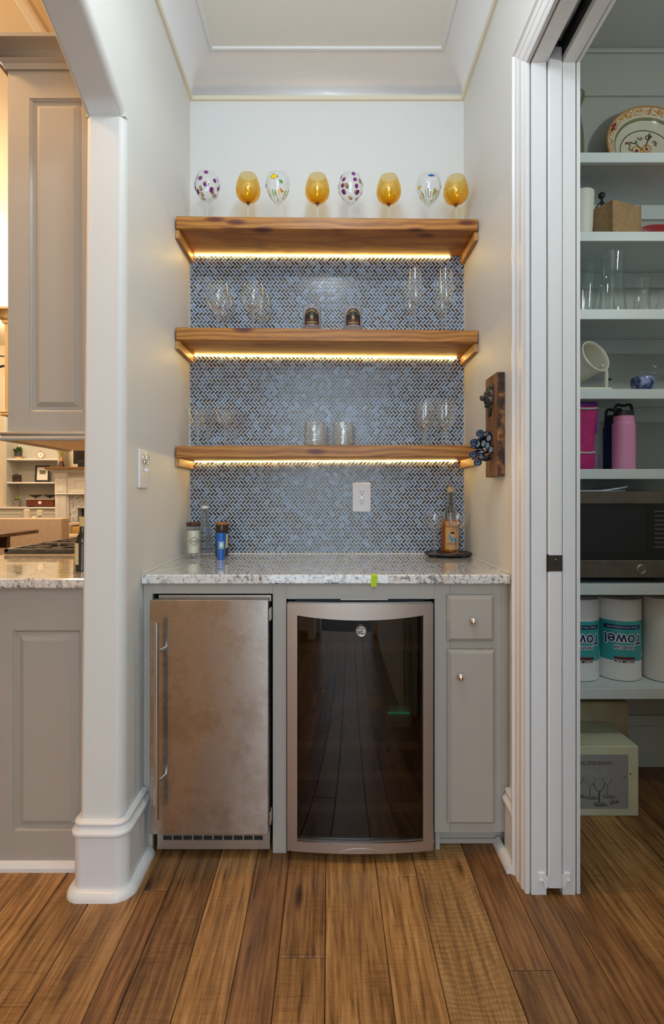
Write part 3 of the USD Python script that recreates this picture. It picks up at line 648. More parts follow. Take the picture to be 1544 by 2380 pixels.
# ---- glass-door wine cooler with a bowed front
t = thing('wine_cooler', 'glass-door wine cooler with a bowed silver frame and dim lit interior', 'wine cooler')
wx0, wx1, wz0, wz1 = -.1340, .3335, .033, .8235
wc = (wx0 + wx1) / 2; hw = (wx1 - wx0) / 2; bow = .017
def yb(x): return -.646 - bow * (1 - ((x - wc) / hw) ** 2)
def bowed(poly, y_off, th, size=.02):
    """a plate cut in the xz plane, bent to the bowed front; its face lies y_off behind the bow"""
    m = fine(prism(poly, th, 'xz', 0.0), size); v = np.array(m.vertices); v[:, 1] += np.array([yb(x) for x in v[:, 0]]) + y_off
    return trimesh.Trimesh(v, m.faces, process=False)
st = .0325
zg0 = .0665; topc = [(x, .7862 - .0135 * (1 - ((x - wc) / (hw - st)) ** 2)) for x in np.linspace(wx0 + st, wx1 - st, 25)]
hole = [(wx0 + st, zg0), (wx1 - st, zg0)] + topc[::-1]
body = [bx(wx0, wx1, -.60, -.592, .035, .826), bx(wx0, wx0 + .022, -.60, -.06, .035, .826), bx(wx1 - .022, wx1, -.60, -.06, .035, .826), bx(wx0, wx1, -.60, -.06, .79, .829), bx(wx0, wx1, -.60, -.06, .02, .055), bx(wx0, wx1, -.08, -.06, .02, .829)]
obj('cabinet_body', body[1:], 'black_plastic', t)
obj('control_plate', bx(PX(792, 1.8), PX(902, 1.8), -.606, -.6005, .8262, .8312), 'satin_steel', t)
fr = Polygon([(wx0, wz0), (wx1, wz0), (wx1, wz1), (wx0, wz1)], [hole])
dr = obj('door_frame', bowed(fr, 0, .030, .02), 'satin_steel', t, smooth=40)
obj('chrome_strip', bowed(sbox(wx0 + st, zg0 - .0028, wx1 - st, zg0 + .0005), -.0012, .004), 'handle_steel', dr)
obj('top_edge', bowed(sbox(wx0 + .003, wz1 + .0002, wx1 - .003, wz1 + .0022), .0005, .026), 'handle_steel', dr)
ac = [(x, .0395 + .0115 * (1 - ((x - wc) / .067) ** 2)) for x in np.linspace(wc - .067, wc + .067, 25)]
obj('finger_grip', bowed(Polygon(ac + [(x, z - .0022 - .001 * math.cos((x - wc) * 22)) for x, z in ac[::-1]]).buffer(0), -.0015, .003, .01), 'handle_steel', dr)
for xx in (wx0 + st * .5, wx1 - st * .5): pass
pane('cooler_glass', (.38, .35, .33), (.95, .92, .9), .055)
obj('glass', bowed(Polygon(hole).buffer(.004), .012, .004, .02), 'cooler_glass', t, smooth=30, label='dark tinted glass pane')
bd = obj('badge', mv(rot(lathe([(0, 0), (.0187, 0), (.0190, .003), (.0165, .0062), (.0150, .0058), (.0142, .0042), (0, .0042)], 36), pi / 2, (1, 0, 0)), PX(840, 1.745), yb(.1) + .0125, .7375), 'handle_steel', t, label='round silver badge with a monogram')
bxx, bzz = PX(840, 1.745), .7375
paint('monogram', (.04, .04, .045), .3, metallic=.6)
def monogram(x, y, z, r):
    """the two scrolled script letters of the roundel"""
    def sc(p): return [(x + a * r, y, z + b * r) for a, b in p]
    p1 = spline([(-.02, .42), (-.22, .60), (-.48, .48), (-.60, .10), (-.48, -.34), (-.18, -.46), (.0, -.20), (-.12, .02), (-.30, -.05), (-.34, -.62)], 40)
    p2 = spline([(.52, .46), (.30, .62), (.10, .40), (.22, .12), (.40, .04), (.16, -.02), (.06, -.30), (.24, -.56), (.50, -.48), (.60, -.22)], 40)
    ms = [tube(sc(p1), r * .075, 6), tube(sc(p2), r * .075, 6)]
    for k in range(4):
        a = k * pi / 2 + .4; ms.append(tube(sc([(.78 * math.cos(a + s), .78 * math.sin(a + s)) for s in np.linspace(-.5, .5, 8)]), r * .04, 5))
    return join(ms)
obj('monogram', monogram(bxx, yb(.1) + .0125 - .0048, bzz, .0150), 'monogram', bd)
for k, z in enumerate((.665, .338, .235, .13)):
    s = obj('shelf', bx(wx0 + .026, wx1 - .026, -.565, -.09, z - .006, z), 'pane_shelf' if False else 'black_plastic', t)
    obj('shelf_front', bx(wx0 + .026, wx1 - .026, -.578, -.5655, z - .014, z + .012, .002), 'cooler_wood', s, label='wooden shelf front') if 'cooler_wood' in M or mottled('cooler_wood', S(150, 124, 92), S(180, 150, 112), 8, .5, stretch=(2, 30, 30)) else None
obj('display_lamp', bx(PX(903, 1.93) , PX(955, 1.93), -.452, -.448, .393, .3985), 'green_led', t, label='glowing green indicator bar')
obj('door_seal', frame(wx0 + .006, wx1 - .006, .05, .815, .018, .018, .018, .018, -.6155, -.6005), 'slot_dark', t)
for xx in (wx0 + .04, wx1 - .04): obj('leveling_foot', mv(trimesh.creation.cylinder(.014, .0198, sections=16), xx, -.57, .01), 'black_plastic', t)
# cans standing on the cooler's second shelf
mottled('can_yellow', S(226, 206, 40), S(206, 186, 30), 60, .3, .4); mottled('can_silver', S(180, 182, 176), S(120, 128, 120), 50, .3, .6); paint('can_metal', S(200, 200, 200), .25, metallic=1)
def can(px, lab):
    t = thing('drink_can', lab, 'can', (PX(px, 1.99), -.42, .339), group='cans in the wine cooler')
    obj('body', lathe([(0, .0005), (.024, .0005), (.027, .004), (.031, .009), (.031, .071)], 28), 'can_silver', t)
    obj('shoulder', lathe([(.031, .0712), (.031, .098), (.0295, .106), (.026, .113), (.026, .1145)], 28), 'can_yellow', t)
    obj('lid', lathe([(.026, .1145), (.0268, .1165), (.0255, .117), (.023, .1135), (0, .1135)], 28), 'can_metal', t)
can(781, 'leftmost yellow-topped drink can inside the wine cooler'); can(822, 'yellow-topped drink can in the middle inside the wine cooler'); can(866, 'tall yellow drink can beside the green carton in the wine cooler')
paint('blue_card', S(70, 130, 190), .5)
t = thing('card_sleeve', 'blue cardboard sleeve over the cans in the wine cooler', 'packaging', (PX(803, 2.0), -.42, .458))
m = bx(-.066, .070, -.042, .042, 0, .0012); obj('sheet', [m, prism([(-.066, .0004), (-.062, -.022), (.030, -.019), (.046, -.034), (.072, -.024), (.070, .0004)], .001, 'xz', -.0432)], 'blue_card', t)
t = thing('drink_carton', 'green and white carton beside the cans in the wine cooler', 'carton', (PX(930, 1.97), -.40, .339))
paint('carton_green', S(110, 170, 70), .5); paint('carton_white', S(220, 220, 220), .5)
obj('body', bx(-.042, .042, -.04, .04, .0005, .080, .002), 'carton_white', t); obj('top_band', bx(-.0424, .0424, -.0404, .0404, .0802, .108, .002), 'carton_green', t)

# ============================================================ FLOATING SHELVES
DS = 2.159; YSF = PY(DS); YSB = -.0165
mottled('cleat_wood', S(176, 124, 66), S(196, 146, 86), 6, .5, stretch=(20, 2, 20))
shelf_tilt = {}
def shelf(k, ytl, ytr, ybl, ybr, lab):
    zl, zr = PZ(ytl, DS), PZ(ytr, DS); zbl, zbr = PZ(ybl, DS), PZ(ybr, DS)
    x0, x1 = PX(409, DS), PX(1111.8, DS)
    t = thing('floating_shelf', lab, 'shelf')
    v = []
    m = bx(x0, x1, YSF, YSB, 0, 1, .002)
    w = np.array(m.vertices); u = (w[:, 0] - x0) / (x1 - x0); top = zl + (zr - zl) * u; bot = zbl + (zbr - zbl) * u
    f = w[:, 2].copy(); f = np.where(f < .5, bot + f, top - (1 - f)); w[:, 2] = f
    obj('board', trimesh.Trimesh(w, m.faces, process=False), 'shelf_wood', t, smooth=20)
    ch = .034
    obj('cleat', bx(XL + .0005, XL + .0165, YSF + .012, -.006, zbl - ch, zbl - .0008, .001), 'cleat_wood', t)
    obj('cleat', bx(XR - .0165, XR - .0005, YSF + .012, -.006, zbr - ch, zbr - .0008, .001), 'cleat_wood', t)
    xe = x1 - .03 if k != 1 else PX(1046, 2.39)
    zm = (zbl + zbr) / 2; sl = (zbr - zbl) / (x1 - x0)
    s = bx(XL + .022, xe, -.0125, -.0090, -.0025, .0025)
    w = np.array(s.vertices); w[:, 2] += zbl + (w[:, 0] - x0) * sl - .0015; s = trimesh.Trimesh(w, s.faces, process=False)
    obj('light_strip', s, 'led_strip', t, smooth=False, label='glowing warm yellow light strip')
    shelf_tilt[k] = (zl, zr, x0, x1)
    return t
shelf(1, 502, 508.8, 530, 535, 'topmost thick honey pine shelf with painted wine glasses on it')
shelf(2, 760.5, 768.0, 789, 796, 'middle thick honey pine shelf under the champagne flutes')
shelf(3, 1036.8, 1033.8, 1063.7, 1061, 'lowest honey pine shelf with martini glasses above the granite counter')
def zs(k, x):
    zl, zr, x0, x1 = shelf_tilt[k]; return zl + (zr - zl) * (x - x0) / (x1 - x0) + .0004

# outlet and switch
paint('plate_white', S(232, 230, 228), .35)
t = thing('wall_outlet', 'white double electrical outlet on the mosaic backsplash', 'outlet', (.1422, 0, 1.160))
obj('cover_plate', [bx(-.0400, .0400, -.0145, -.0045, -.0635, .0635, .0028)], 'plate_white', t)
for z in (.0205, -.0205):
    c = Point(0, 0).buffer(.0172, 24).intersection(sbox(-.0175, -.0140, .0175, .0140))
    f = obj('receptacle', mv(prism(c, .0016, 'xz', -.0158), 0, 0, z), 'plate_white', t, smooth=False)
    obj('slot', [bx(-.0072, -.0050, -.0161, -.0156, z - .001, z + .0075), bx(.0052, .0072, -.0161, -.0156, z - .0005, z + .0065)], 'slot_dark', f)
    obj('ground_hole', mv(rot(trimesh.creation.cylinder(.0025, .0006, sections=14), pi / 2, (1, 0, 0)), 0, -.01585, z - .0078), 'slot_dark', f)
obj('screw', mv(rot(trimesh.creation.cylinder(.0025, .0010, sections=12), pi / 2, (1, 0, 0)), 0, -.0148, 0), 'handle_steel', t)
t = thing('light_switch', 'white wall switch plate with a toggle and a clear child guard', 'switch', (XL, PY(1.783), 1.2545))
obj('cover_plate', bx(.0002, .0075, -.040, .040, -.0625, .0625, .003), 'plate_white', t)
obj('toggle', rot(bx(.0073, .024, -.0045, .0045, -.005, .005, .0018), .35, (0, 1, 0), (.0075, 0, 0)), 'white_plastic', t)
pane('clear_plastic', (.94, .95, .95), (1, 1, 1), .10, .05, .8)
rr = [tube([(.0128, y + .010 * math.cos(a), z + .013 * math.sin(a)) for a in np.linspace(0, 2 * pi, 20)], .0048, 8) for y, z in ((-.018, .030), (.017, .030), (0, .014))]
obj('guard', rr, 'clear_plastic', t, label='clear plastic knob guard')
for z in (.049, -.049): obj('screw', mv(rot(trimesh.creation.cylinder(.0026, .001, sections=12), pi / 2, (0, 1, 0)), .0077, 0, z), 'white_plastic', t)

# ============================================================ GLASSWARE
def mixglass(name, fac, ior, col):
    return mat(name, {'t': ('transparent_bsdf', dict(color=(.985, .99, .99))), 'g': ('glossy_bsdf', dict(color=(1, 1, 1), roughness=.02)), 'f': ('layer_weight', dict(blend=.5)), 'q': ('math', dict(math_type='power', value2=4.0)), 'x': ('mix_closure', {}),
        'p': ('principled_bsdf', dict(base_color=col, roughness=0, ior=ior, transmission_weight=1.0)), 'y': ('mix_closure', dict(fac=fac))},
        [('f.facing', 'q.value1'), ('q.value', 'x.fac'), ('t.BSDF', 'x.closure1'), ('g.BSDF', 'x.closure2'), ('x.closure', 'y.closure1'), ('p.BSDF', 'y.closure2')], 'y.closure')
mixglass('clear_glass', .55, 1.42, (.98, .99, .99))
pane('blown_glass', (.975, .985, .985), (1, 1, 1), .055, .03, .85, rim=.72, power=2.6, milk=.015)
pane('pebble_glass', (.93, .95, .955), (1, 1, 1), .09, .10, .7, rim=.75, power=2.0, milk=.14)
mixglass('thick_glass', .30, 1.36, (.97, .98, .98))
mat('amber_glass', {'o': ('texture_coordinate', {}), 's': ('separate_xyz', {}), 'z': ('map_range', dict(from_min=.100, from_max=.205)), 'r': ('rgb_ramp', dict(ramp=[(0, (.66, .28, .02)), (.12, (.90, .54, .06)), (.45, (.94, .70, .15)), (.75, (.96, .80, .36)), (1, (.965, .86, .56))])),
     't': ('transparent_bsdf', {}), 'g': ('glossy_bsdf', dict(color=(1.0, .72, .34), roughness=.06)), 'd': ('translucent_bsdf', dict(color=(.95, .60, .10))),
     'l': ('layer_weight', dict(blend=.4)), 'a': ('math', dict(math_type='multiply_add', value2=.40, value3=.13, use_clamp=True)), 'x1': ('mix_closure', dict(fac=.10)), 'x2': ('mix_closure', {})},
    [('o.object', 's.vector'), ('s.z', 'z.value'), ('z.result', 'r.fac'), ('r.color', 't.color'), ('l.facing', 'a.value1'), ('t.BSDF', 'x1.closure1'), ('d.BSDF', 'x1.closure2'), ('x1.closure', 'x2.closure1'), ('g.BSDF', 'x2.closure2'), ('a.value', 'x2.fac')], 'x2.closure')
paint('dot_purple', S(118, 34, 122), .25); paint('dot_gold', S(190, 158, 96), .3, metallic=.3)
paint('enamel_yellow', S(238, 206, 10), .3); paint('enamel_black', S(30, 32, 36), .3); paint('enamel_green', S(90, 160, 50), .3); paint('enamel_blue', S(20, 96, 180), .3)
paint('enamel_orange', S(224, 120, 50), .3); paint('enamel_leaf', S(140, 170, 60), .3); paint('enamel_dark_blue', S(18, 50, 100), .3)

def bowl_mesh(outer, wall, floor_t, n=44, rfun=None):
    """the blown wall as one skin with a rolled lip; outer: (r, z) from the axis up to the rim"""
    o = np.array(outer, float); r, z = o[-1]; w = wall * 1.1
    lip = [(r + w * .1, z + w * .5), (r - w * .5, z + w * .9), (r - w * 1.1, z + w * .4), (r - w * 1.1, z - w * .8)]
    return lathe([tuple(p) for p in o] + lip, n, rfun=rfun)
def stem_mesh(rs, h0, h1, r_top=None, knots=(), n=24):
    r_top = r_top or rs * 1.5
    pts = [(0, h0), (rs * 1.5, h0), (rs * 1.05, h0 + .008), (rs, h0 + .018)]
    for z, r in knots: pts += [(rs, z - r * .8), (r * .8, z - r * .45), (r, z), (r * .8, z + r * .45), (rs, z + r * .8)]
    pts += [(rs, h1 - .016), (rs * 1.1, h1 - .008), (r_top, h1), (0, h1)]
    return lathe(pts, n)
def foot_mesh(r, h=.006, rs=.004, n=40): return lathe([(0, 0), (r - .001, 0), (r, .0008), (r - .001, .0018), (r * .55, h * .5), (rs * 2.2, h * .85), (rs * 1.5, h), (0, h)], n)
def stemware(name, lab, cat, loc, outer, foot_r, rs, wall=.0011, mats=('blown_glass', 'clear_glass', 'clear_glass'), knots=(), group=None, n=44, rz=0, floor_t=.004, rfun=None, r_top=None, fh=.006):
    t = thing(name, lab, cat, loc, rz, group)
    hb = outer[0][1]
    b = obj('bowl', bowl_mesh(outer, wall, floor_t, n, rfun), mats[0], t, smooth=50)
    obj('stem', stem_mesh(rs, fh + .0002, hb - .0002, r_top, knots), mats[1], t, smooth=50)
    obj('foot', foot_mesh(foot_r, fh, rs), mats[2], t, smooth=40)
    return t, b
def rof(outer):
    o = np.array(outer); o = o[np.argsort(o[:, 1])]
    return lambda z: float(np.interp(z, o[:, 1], o[:, 0]))
def curve(pts, n=22): return spline(pts, n).tolist()

DT = 2.25
SX = DT / F
# big painted balloon glasses on the top shelf (height .21)
dot_out = curve([(0, .1000), (.009, .1010), (.022, .1120), (.037, .1290), (.0495, .1560), (.0508, .1720), (.0455, .1950), (.0375, .2140)], 26)
def top_glass(px, lab, outer, mats=('blown_glass', 'clear_glass', 'clear_glass'), name='painted_wine_glass', group=None, rz=0):
    x = PX(px, DT)
    return stemware(name, lab, 'wine glass', (x, PY(DT), zs(1, x)), outer, .038, .0040, mats=mats, rz=rz, group=group, r_top=.0075)
def dots(t, b, seed):
    rr = random.Random(seed); f = rof(dot_out); k = 0
    for zc, cnt, a0 in ((.198, 4, .2), (.175, 6, .75), (.152, 5, .1), (.132, 4, .55)):
        for j in range(cnt):
            a = a0 + 2 * pi * j / cnt + rr.uniform(-.15, .15); z = zc + rr.uniform(-.004, .004)
            e = affinity.rotate(affinity.scale(Point(0, 0).buffer(.0084, 12), .9, 1.0), rr.uniform(-40, 40))
            obj('painted_dot', wrap(flat(e), f, a, z, size=.005), 'dot_purple', b)
            obj('painted_dot', wrap(flat(affinity.translate(e, .0035, .0025)), f, a, z, off=-.0020, size=.005), 'dot_gold', b)
tg, b = top_glass(482, 'leftmost purple-dotted wine glass on the top shelf', dot_out); dots(tg, b, 1)
x = PX(815, DT); dup(tg, (x, PY(DT), zs(1, x)), 100, 'purple-dotted wine glass between two amber glasses on the top shelf')
amb_out = curve([(0, .1020), (.008, .1025), (.022, .1075), (.040, .1220), (.0495, .1450), (.0480, .1700), (.0410, .1950), (.0335, .2110)], 26)
AM = ('amber_glass', 'clear_glass', 'clear_glass')
ta, _ = top_glass(577, 'amber lustre balloon glass second from left on the top shelf', amb_out, AM, 'amber_wine_glass')
paint('amber_solid', S(120, 58, 12), .1)
obj('collar', lathe([(0, .0955), (.0046, .0955), (.0052, .099), (.0090, .1030), (0, .1030)], 20), 'amber_solid', ta)
for px, lab in ((738, 'amber lustre balloon glass right above the shelf middle, left of a dotted glass'), (904, 'amber lustre balloon glass right of the second dotted glass'), (1060, 'amber lustre balloon glass at the right end of the top shelf')):
    x = PX(px, DT); dup(ta, (x, PY(DT) - (.0 if px < 1000 else .0), zs(1, x)), 0, lab)
# fish glasses
fish_out = curve([(0, .0980), (.008, .0990), (.020, .1100), (.036, .1330), (.0475, .1600), (.0500, .1760), (.0470, .1960), (.0400, .2130)], 26)
ff = rof(fish_out)
def fish(b, body, trim, a, z, s, flipx=1, slim=1.0, rotd=0):
    e = affinity.scale(Point(0, 0).buffer(1, 16), s, s * .62 * slim)
    tail = Polygon([(s * .85, 0), (s * 1.45, s * .38), (s * 1.25, 0), (s * 1.45, -s * .38)]); fin = Polygon([(-s * .45, s * .5 * slim), (-s * .15, s * .95 * slim), (s * .55, s * .45 * slim)]); fin2 = Polygon([(-s * .1, -s * .5 * slim), (s * .2, -s * .95 * slim), (s * .4, -s * .4 * slim)])
    tr = lambda g: affinity.rotate(affinity.scale(g, flipx, 1, origin=(0, 0)), rotd, origin=(0, 0))
    p = obj('painted_fish', wrap(flat(tr(e)), ff, a, z, size=.004), body, b)
    obj('painted_fin', wrap(flat(tr(unary_union([tail, fin, fin2, e.buffer(s * .07).difference(e)]))), ff, a, z, off=.0001, size=.004), trim, p)
    obj('painted_eye', wrap(flat(tr(Point(-s * .6, s * .12).buffer(s * .09, 6))), ff, a, z, off=.0007, size=.004), 'enamel_black', p)
def weeds(b, seed):
    rr = random.Random(seed)
    for k in range(22):
        a = 2 * pi * k / 22 + rr.uniform(-.12, .12); h = rr.uniform(.012, .030); w = rr.uniform(.0008, .0016); bend = rr.uniform(-.005, .005)
        L = LineString(bez([(0, 0), (bend, h * .5), (bend * .4, h)], 8)).buffer(w)
        obj('painted_weed', wrap(flat(L), ff, a, .122 + rr.uniform(-.006, .004), size=.006), rr.choice(['enamel_leaf', 'enamel_green', 'enamel_yellow', 'enamel_leaf', 'enamel_orange']), b)
    for a in (.55, 2.6, 4.2):
        obj('painted_coral', wrap(flat(unary_union([Point(rr.uniform(-.006, .006), rr.uniform(-.003, .003)).buffer(.0035, 6) for _ in range(5)])), ff, a, .136, size=.005), 'enamel_orange', b)
t1, b1 = top_glass(646, 'wine glass painted with a yellow fish and a green fish', fish_out); weeds(b1, 4)
fish(b1, 'enamel_yellow', 'enamel_black', -.26, .184, .0135, 1, 1.05, -3); fish(b1, 'enamel_green', 'enamel_dark_blue', .34, .165, .0088, -1, .85, -28); fish(b1, 'enamel_blue', 'enamel_dark_blue', -1.35, .166, .008, 1, .8)
t2, b2 = top_glass(997, 'wine glass painted with a small blue fish near its rim', fish_out); weeds(b2, 9)
fish(b2, 'enamel_blue', 'enamel_dark_blue', 0.02, .194, .0115, 1, .6, 2); fish(b2, 'enamel_yellow', 'enamel_black', -1.15, .160, .009, 1, .9); fish(b2, 'enamel_orange', 'enamel_black', 1.35, .166, .008, 1, .9)

# second shelf
def put(px, d, k):
    x = PX(px, d); return (x, PY(d), zs(k, x))
bal = curve([(0, .082), (.010, .083), (.028, .0905), (.0445, .110), (.0495, .133), (.0470, .155), (.0410, .176), (.0375, .184)], 26)
t, _ = stemware('balloon_wine_glass', 'front clear balloon wine glass at the left end of the middle shelf', 'wine glass', put(507, 2.20, 2), bal, .036, .0038, r_top=.0075)
dup(t, put(519, 2.325, 2), 0, 'clear balloon wine glass at the back behind the leftmost one on the middle shelf')
dup(t, put(589, 2.20, 2), 0, 'second clear balloon wine glass from the left in the front row')
dup(t, put(606, 2.325, 2), 0, 'clear balloon wine glass standing behind the second front balloon glass')
# straight tumblers with a dark arched label
paint('label_black', S(30, 28, 30), .4); paint('label_red', S(190, 30, 42), .4); paint('label_gold', S(196, 166, 40), .4); paint('label_dark_red', S(130, 26, 36), .4)
def tumbler(px, lab):
    t = thing('whiskey_tumbler', lab, 'tumbler', put(px, 2.205, 2), 0, 'labelled tumblers')
    r = .0375; H = .101
    obj('glass', lathe([(0, 0), (r - .002, 0), (r, .002), (r, H - .001), (r - .0008, H), (r - .0016, H - .001), (r - .0018, .016), (r - .008, .0125), (0, .012)], 44), 'clear_glass', t, smooth=40)
    f = lambda z: r
    arch = unary_union([sbox(-.0305, .018, .0305, .052), affinity.scale(Point(0, .052).buffer(.0305, 24), 1, 1.02)]).buffer(0)
    arch = arch.difference(affinity.scale(Point(0, .0165).buffer(.0315, 20), 1, .17))
    b = obj('label', wrap(flat(arch, .0003), f, 0, 0, size=.005), 'label_black', t, label='black arched label edged in red')
    obj('label_edge', wrap(flat(arch.buffer(.0012).difference(arch.buffer(-.0004)), .0003), f, 0, 0, off=.0003, size=.005), 'label_red', b)
    rr = random.Random(px); gl = []
    for k in range(11):
        a = pi / 2 + (k - 5) * .225; c = (.0235 * math.cos(a), .052 + .0235 * math.sin(a))
        g = unary_union([sbox(-.0016, -.0028, -.0006, .0028), sbox(-.0016, rr.choice([-.0028, .0019]), .0016, rr.choice([-.0019, .0028])), sbox(.0006, -.0028 * rr.choice([0, 1]), .0016, .0028)])
        gl.append(affinity.translate(affinity.rotate(g, math.degrees(a) - 90, origin=(0, 0)), *c))
    still = Polygon([(-.0045, .043), (.0045, .043), (.0038, .047), (.0038, .050), (.005, .054), (.0015, .0525), (-.0035, .054), (-.004, .060), (-.0052, .059), (-.0042, .05), (-.0042, .047)])
    obj('emblem', wrap(flat(unary_union(gl + [still]), .0003), f, 0, 0, off=.0006, size=.006), 'label_gold', b)
    obj('label_line', wrap(flat(unary_union([sbox(-.024 + k * .0046, .035, -.0205 + k * .0046 + rr.uniform(0, .0008), .040) for k in range(10) if k != 2]), .0003), f, 0, 0, off=.0006, size=.006), 'label_dark_red', b)
    obj('label_line', wrap(flat(unary_union([sbox(-.02, .0285, .02, .0305), sbox(-.023, .0255, .023, .0268)]), .0003), f, 0, 0, off=.0006, size=.006), 'label_gold', b)
    return t
tumbler(725.5, 'left whiskey tumbler with a black arched label on the middle shelf')
tumbler(820.5, 'right whiskey tumbler with a black arched label on the middle shelf')
flu = curve([(0, .108), (.006, .109), (.0165, .1205), (.0245, .145), (.0272, .180), (.0262, .215), (.0240, .246)], 26)
t, _ = stemware('champagne_flute', 'front champagne flute, left of the two front ones', 'champagne flute', put(966, 2.19, 2), flu, .033, .0035, wall=.0010, r_top=.006)
dup(t, put(952, 2.33, 2), 0, 'back champagne flute half hidden behind the left front flute')
dup(t, put(1037, 2.19, 2), 0, 'front champagne flute nearest the right wall')
dup(t, put(1027, 2.33, 2), 0, 'back champagne flute behind the rightmost front flute')
# third shelf
oct_ = lambda th, z: 1 - .018 * np.abs(np.sin(th * 4)) * np.clip((z - .055) / .02, 0, 1) * np.clip((.125 - z) / .05, 0, 1)
mar = [(0, .0800), (.006, .0802), (.0135, .0812), (.0165, .0840), (.0250, .0985), (.0360, .1190), (.0460, .1370), (.0515, .1500)]
t, _ = stemware('martini_glass', 'front martini glass closest to the left wall', 'martini glass', put(459.5, 2.205, 3), mar, .034, .0048, wall=.0013, knots=((.064, .0105),), n=48, rfun=oct_, r_top=.009, floor_t=.004)
dup(t, put(483.5, 2.33, 3), 20, 'back martini glass between the two front martini glasses')
dup(t, put(523.5, 2.205, 3), 10, 'second front martini glass from the left wall')
dup(t, put(547.5, 2.33, 3), 0, 'back martini glass furthest from the left wall')
def pebbled(r, H, seed):
    def rf(th, z): 
        p = np.stack(np.broadcast_arrays(np.cos(th) * r * 95, np.sin(th) * r * 95, z * 95), -1)
        return 1 + .085 * (meshkit.noise(p, seed) - .5)
    return rf
def rocks(px, d, lab, first=None):
    loc = put(px, d, 3)
    if first is not None: return dup(first, loc, R.uniform(0, 360), lab)
    t = thing('rocks_glass', lab, 'rocks glass', loc); r = .0405; H = .0935
    rf = pebbled(r, H, 3); zo = np.linspace(.004, H - .003, 34)
    prof = [(0, 0), (r - .003, 0), (r - .0005, .002)] + [(r, z) for z in zo] + [(r - .0012, H), (r - .0026, H - .002)]
    outer = lathe(prof, 72, rfun=lambda th, z: np.where(True, 1 + (rf(th, z) - 1) * np.where((z > .003) & (z < H - .002), 1, 0), 1))
    obj('glass', outer, 'pebble_glass', t, smooth=60)
    rr = random.Random(5); bd = []
    for k in range(12):
        a = 2 * pi * k / 12 + .1; s = trimesh.creation.icosphere(1, .0052); s.apply_scale((1, 1, 1.1)); bd.append(mv(s, (r - .0005) * math.sin(a), -(r - .0005) * math.cos(a), .0155 + (.002 if k % 2 else 0)))
    for q in bd[:0]: pass
    for q in bd: obj('bubble', q, 'pebble_glass', t, smooth=True)
    return t
t = rocks(731.5, 2.20, 'front left pebbled rocks glass in the middle of the lowest shelf')
rocks(741, 2.315, '', t).SetCustomDataByKey('label', 'pebbled rocks glass behind the front left rocks glass')
rocks(797.5, 2.20, 'front right pebbled rocks glass in the middle of the lowest shelf', t)
rocks(803, 2.315, 'pebbled rocks glass behind the front right rocks glass', t)
gob = curve([(0, .074), (.008, .075), (.020, .083), (.0305, .102), (.0350, .125), (.0352, .150), (.0335, .178)], 24)
t, _ = stemware('water_goblet', 'front clear goblet, left of the front pair on the lowest shelf', 'goblet', put(990, 2.20, 3), gob, .033, .0047, wall=.0014, r_top=.009, floor_t=.006)
dup(t, put(984.5, 2.325, 3), 0, 'back clear goblet seen through the left front goblet')
dup(t, put(1037.5, 2.20, 3), 0, 'front clear goblet nearest the right wall on the lowest shelf')
dup(t, put(1028.5, 2.325, 3), 0, 'back clear goblet seen through the right front goblet')

# ============================================================ ON THE COUNTER
CTZ = CZ + .0004
mottled('walnut_lid', S(66, 38, 26), S(92, 54, 36), 20, .5, stretch=(1, 6, 1)); paint('wax', S(232, 224, 200), .55, subsurface_weight=.2); paint('print_black', S(40, 36, 30), .6)
d0 = 2.238
t = thing('candle_jar', 'cream candle in a clear glass with a walnut lid and diamond print', 'candle', (PX(450, d0), PY(d0), CTZ))
r, H = .0285, .127
obj('glass', lathe([(0, 0), (r - .0015, 0), (r, .0015), (r, H), (r - .0012, H + .0006), (r - .0022, H), (r - .0024, .022), (r - .006, .0195), (0, .0195)], 40), 'clear_glass', t)
obj('wax', lathe([(0, .0198), (r - .0062, .0198), (r - .0027, .0222), (r - .0027, .112), (r - .004, .1125), (0, .111)], 36), 'wax', t)
obj('wick', tube([(0, 0, .111), (.0006, 0, .117), (0, 0, .122)], .0009, 6), 'print_black', t)
ld = obj('lid', lathe([(0, .1288), (r - .001, .1288), (r + .0002, .131), (r + .0002, .1335), (r - .0008, .1340), (r + .0008, .1352), (r + .0010, .1430), (r - .001, .1448), (0, .1448)], 40), 'walnut_lid', t)
di = Polygon([(-.024, 0), (0, .0155 * 1.15), (.024, 0), (0, -.0155 * 1.15)])
f = lambda z: r
A0 = .36
pr = [wrap(flat(di.buffer(.0008, join_style=2).difference(di.buffer(-.0006, join_style=2)), .0002), f, A0, .070, size=.004)]
for s, h, dz in (('GIN MARE', .0044, -.0022), ('· · ·', .002, .0055), ('~ ~ ~', .002, -.0078)):
    pr.append(wrap(text(s, h, .0002, True), f, A0, .070 + dz, size=.003))
obj('print', pr, 'print_black', t, smooth=False)
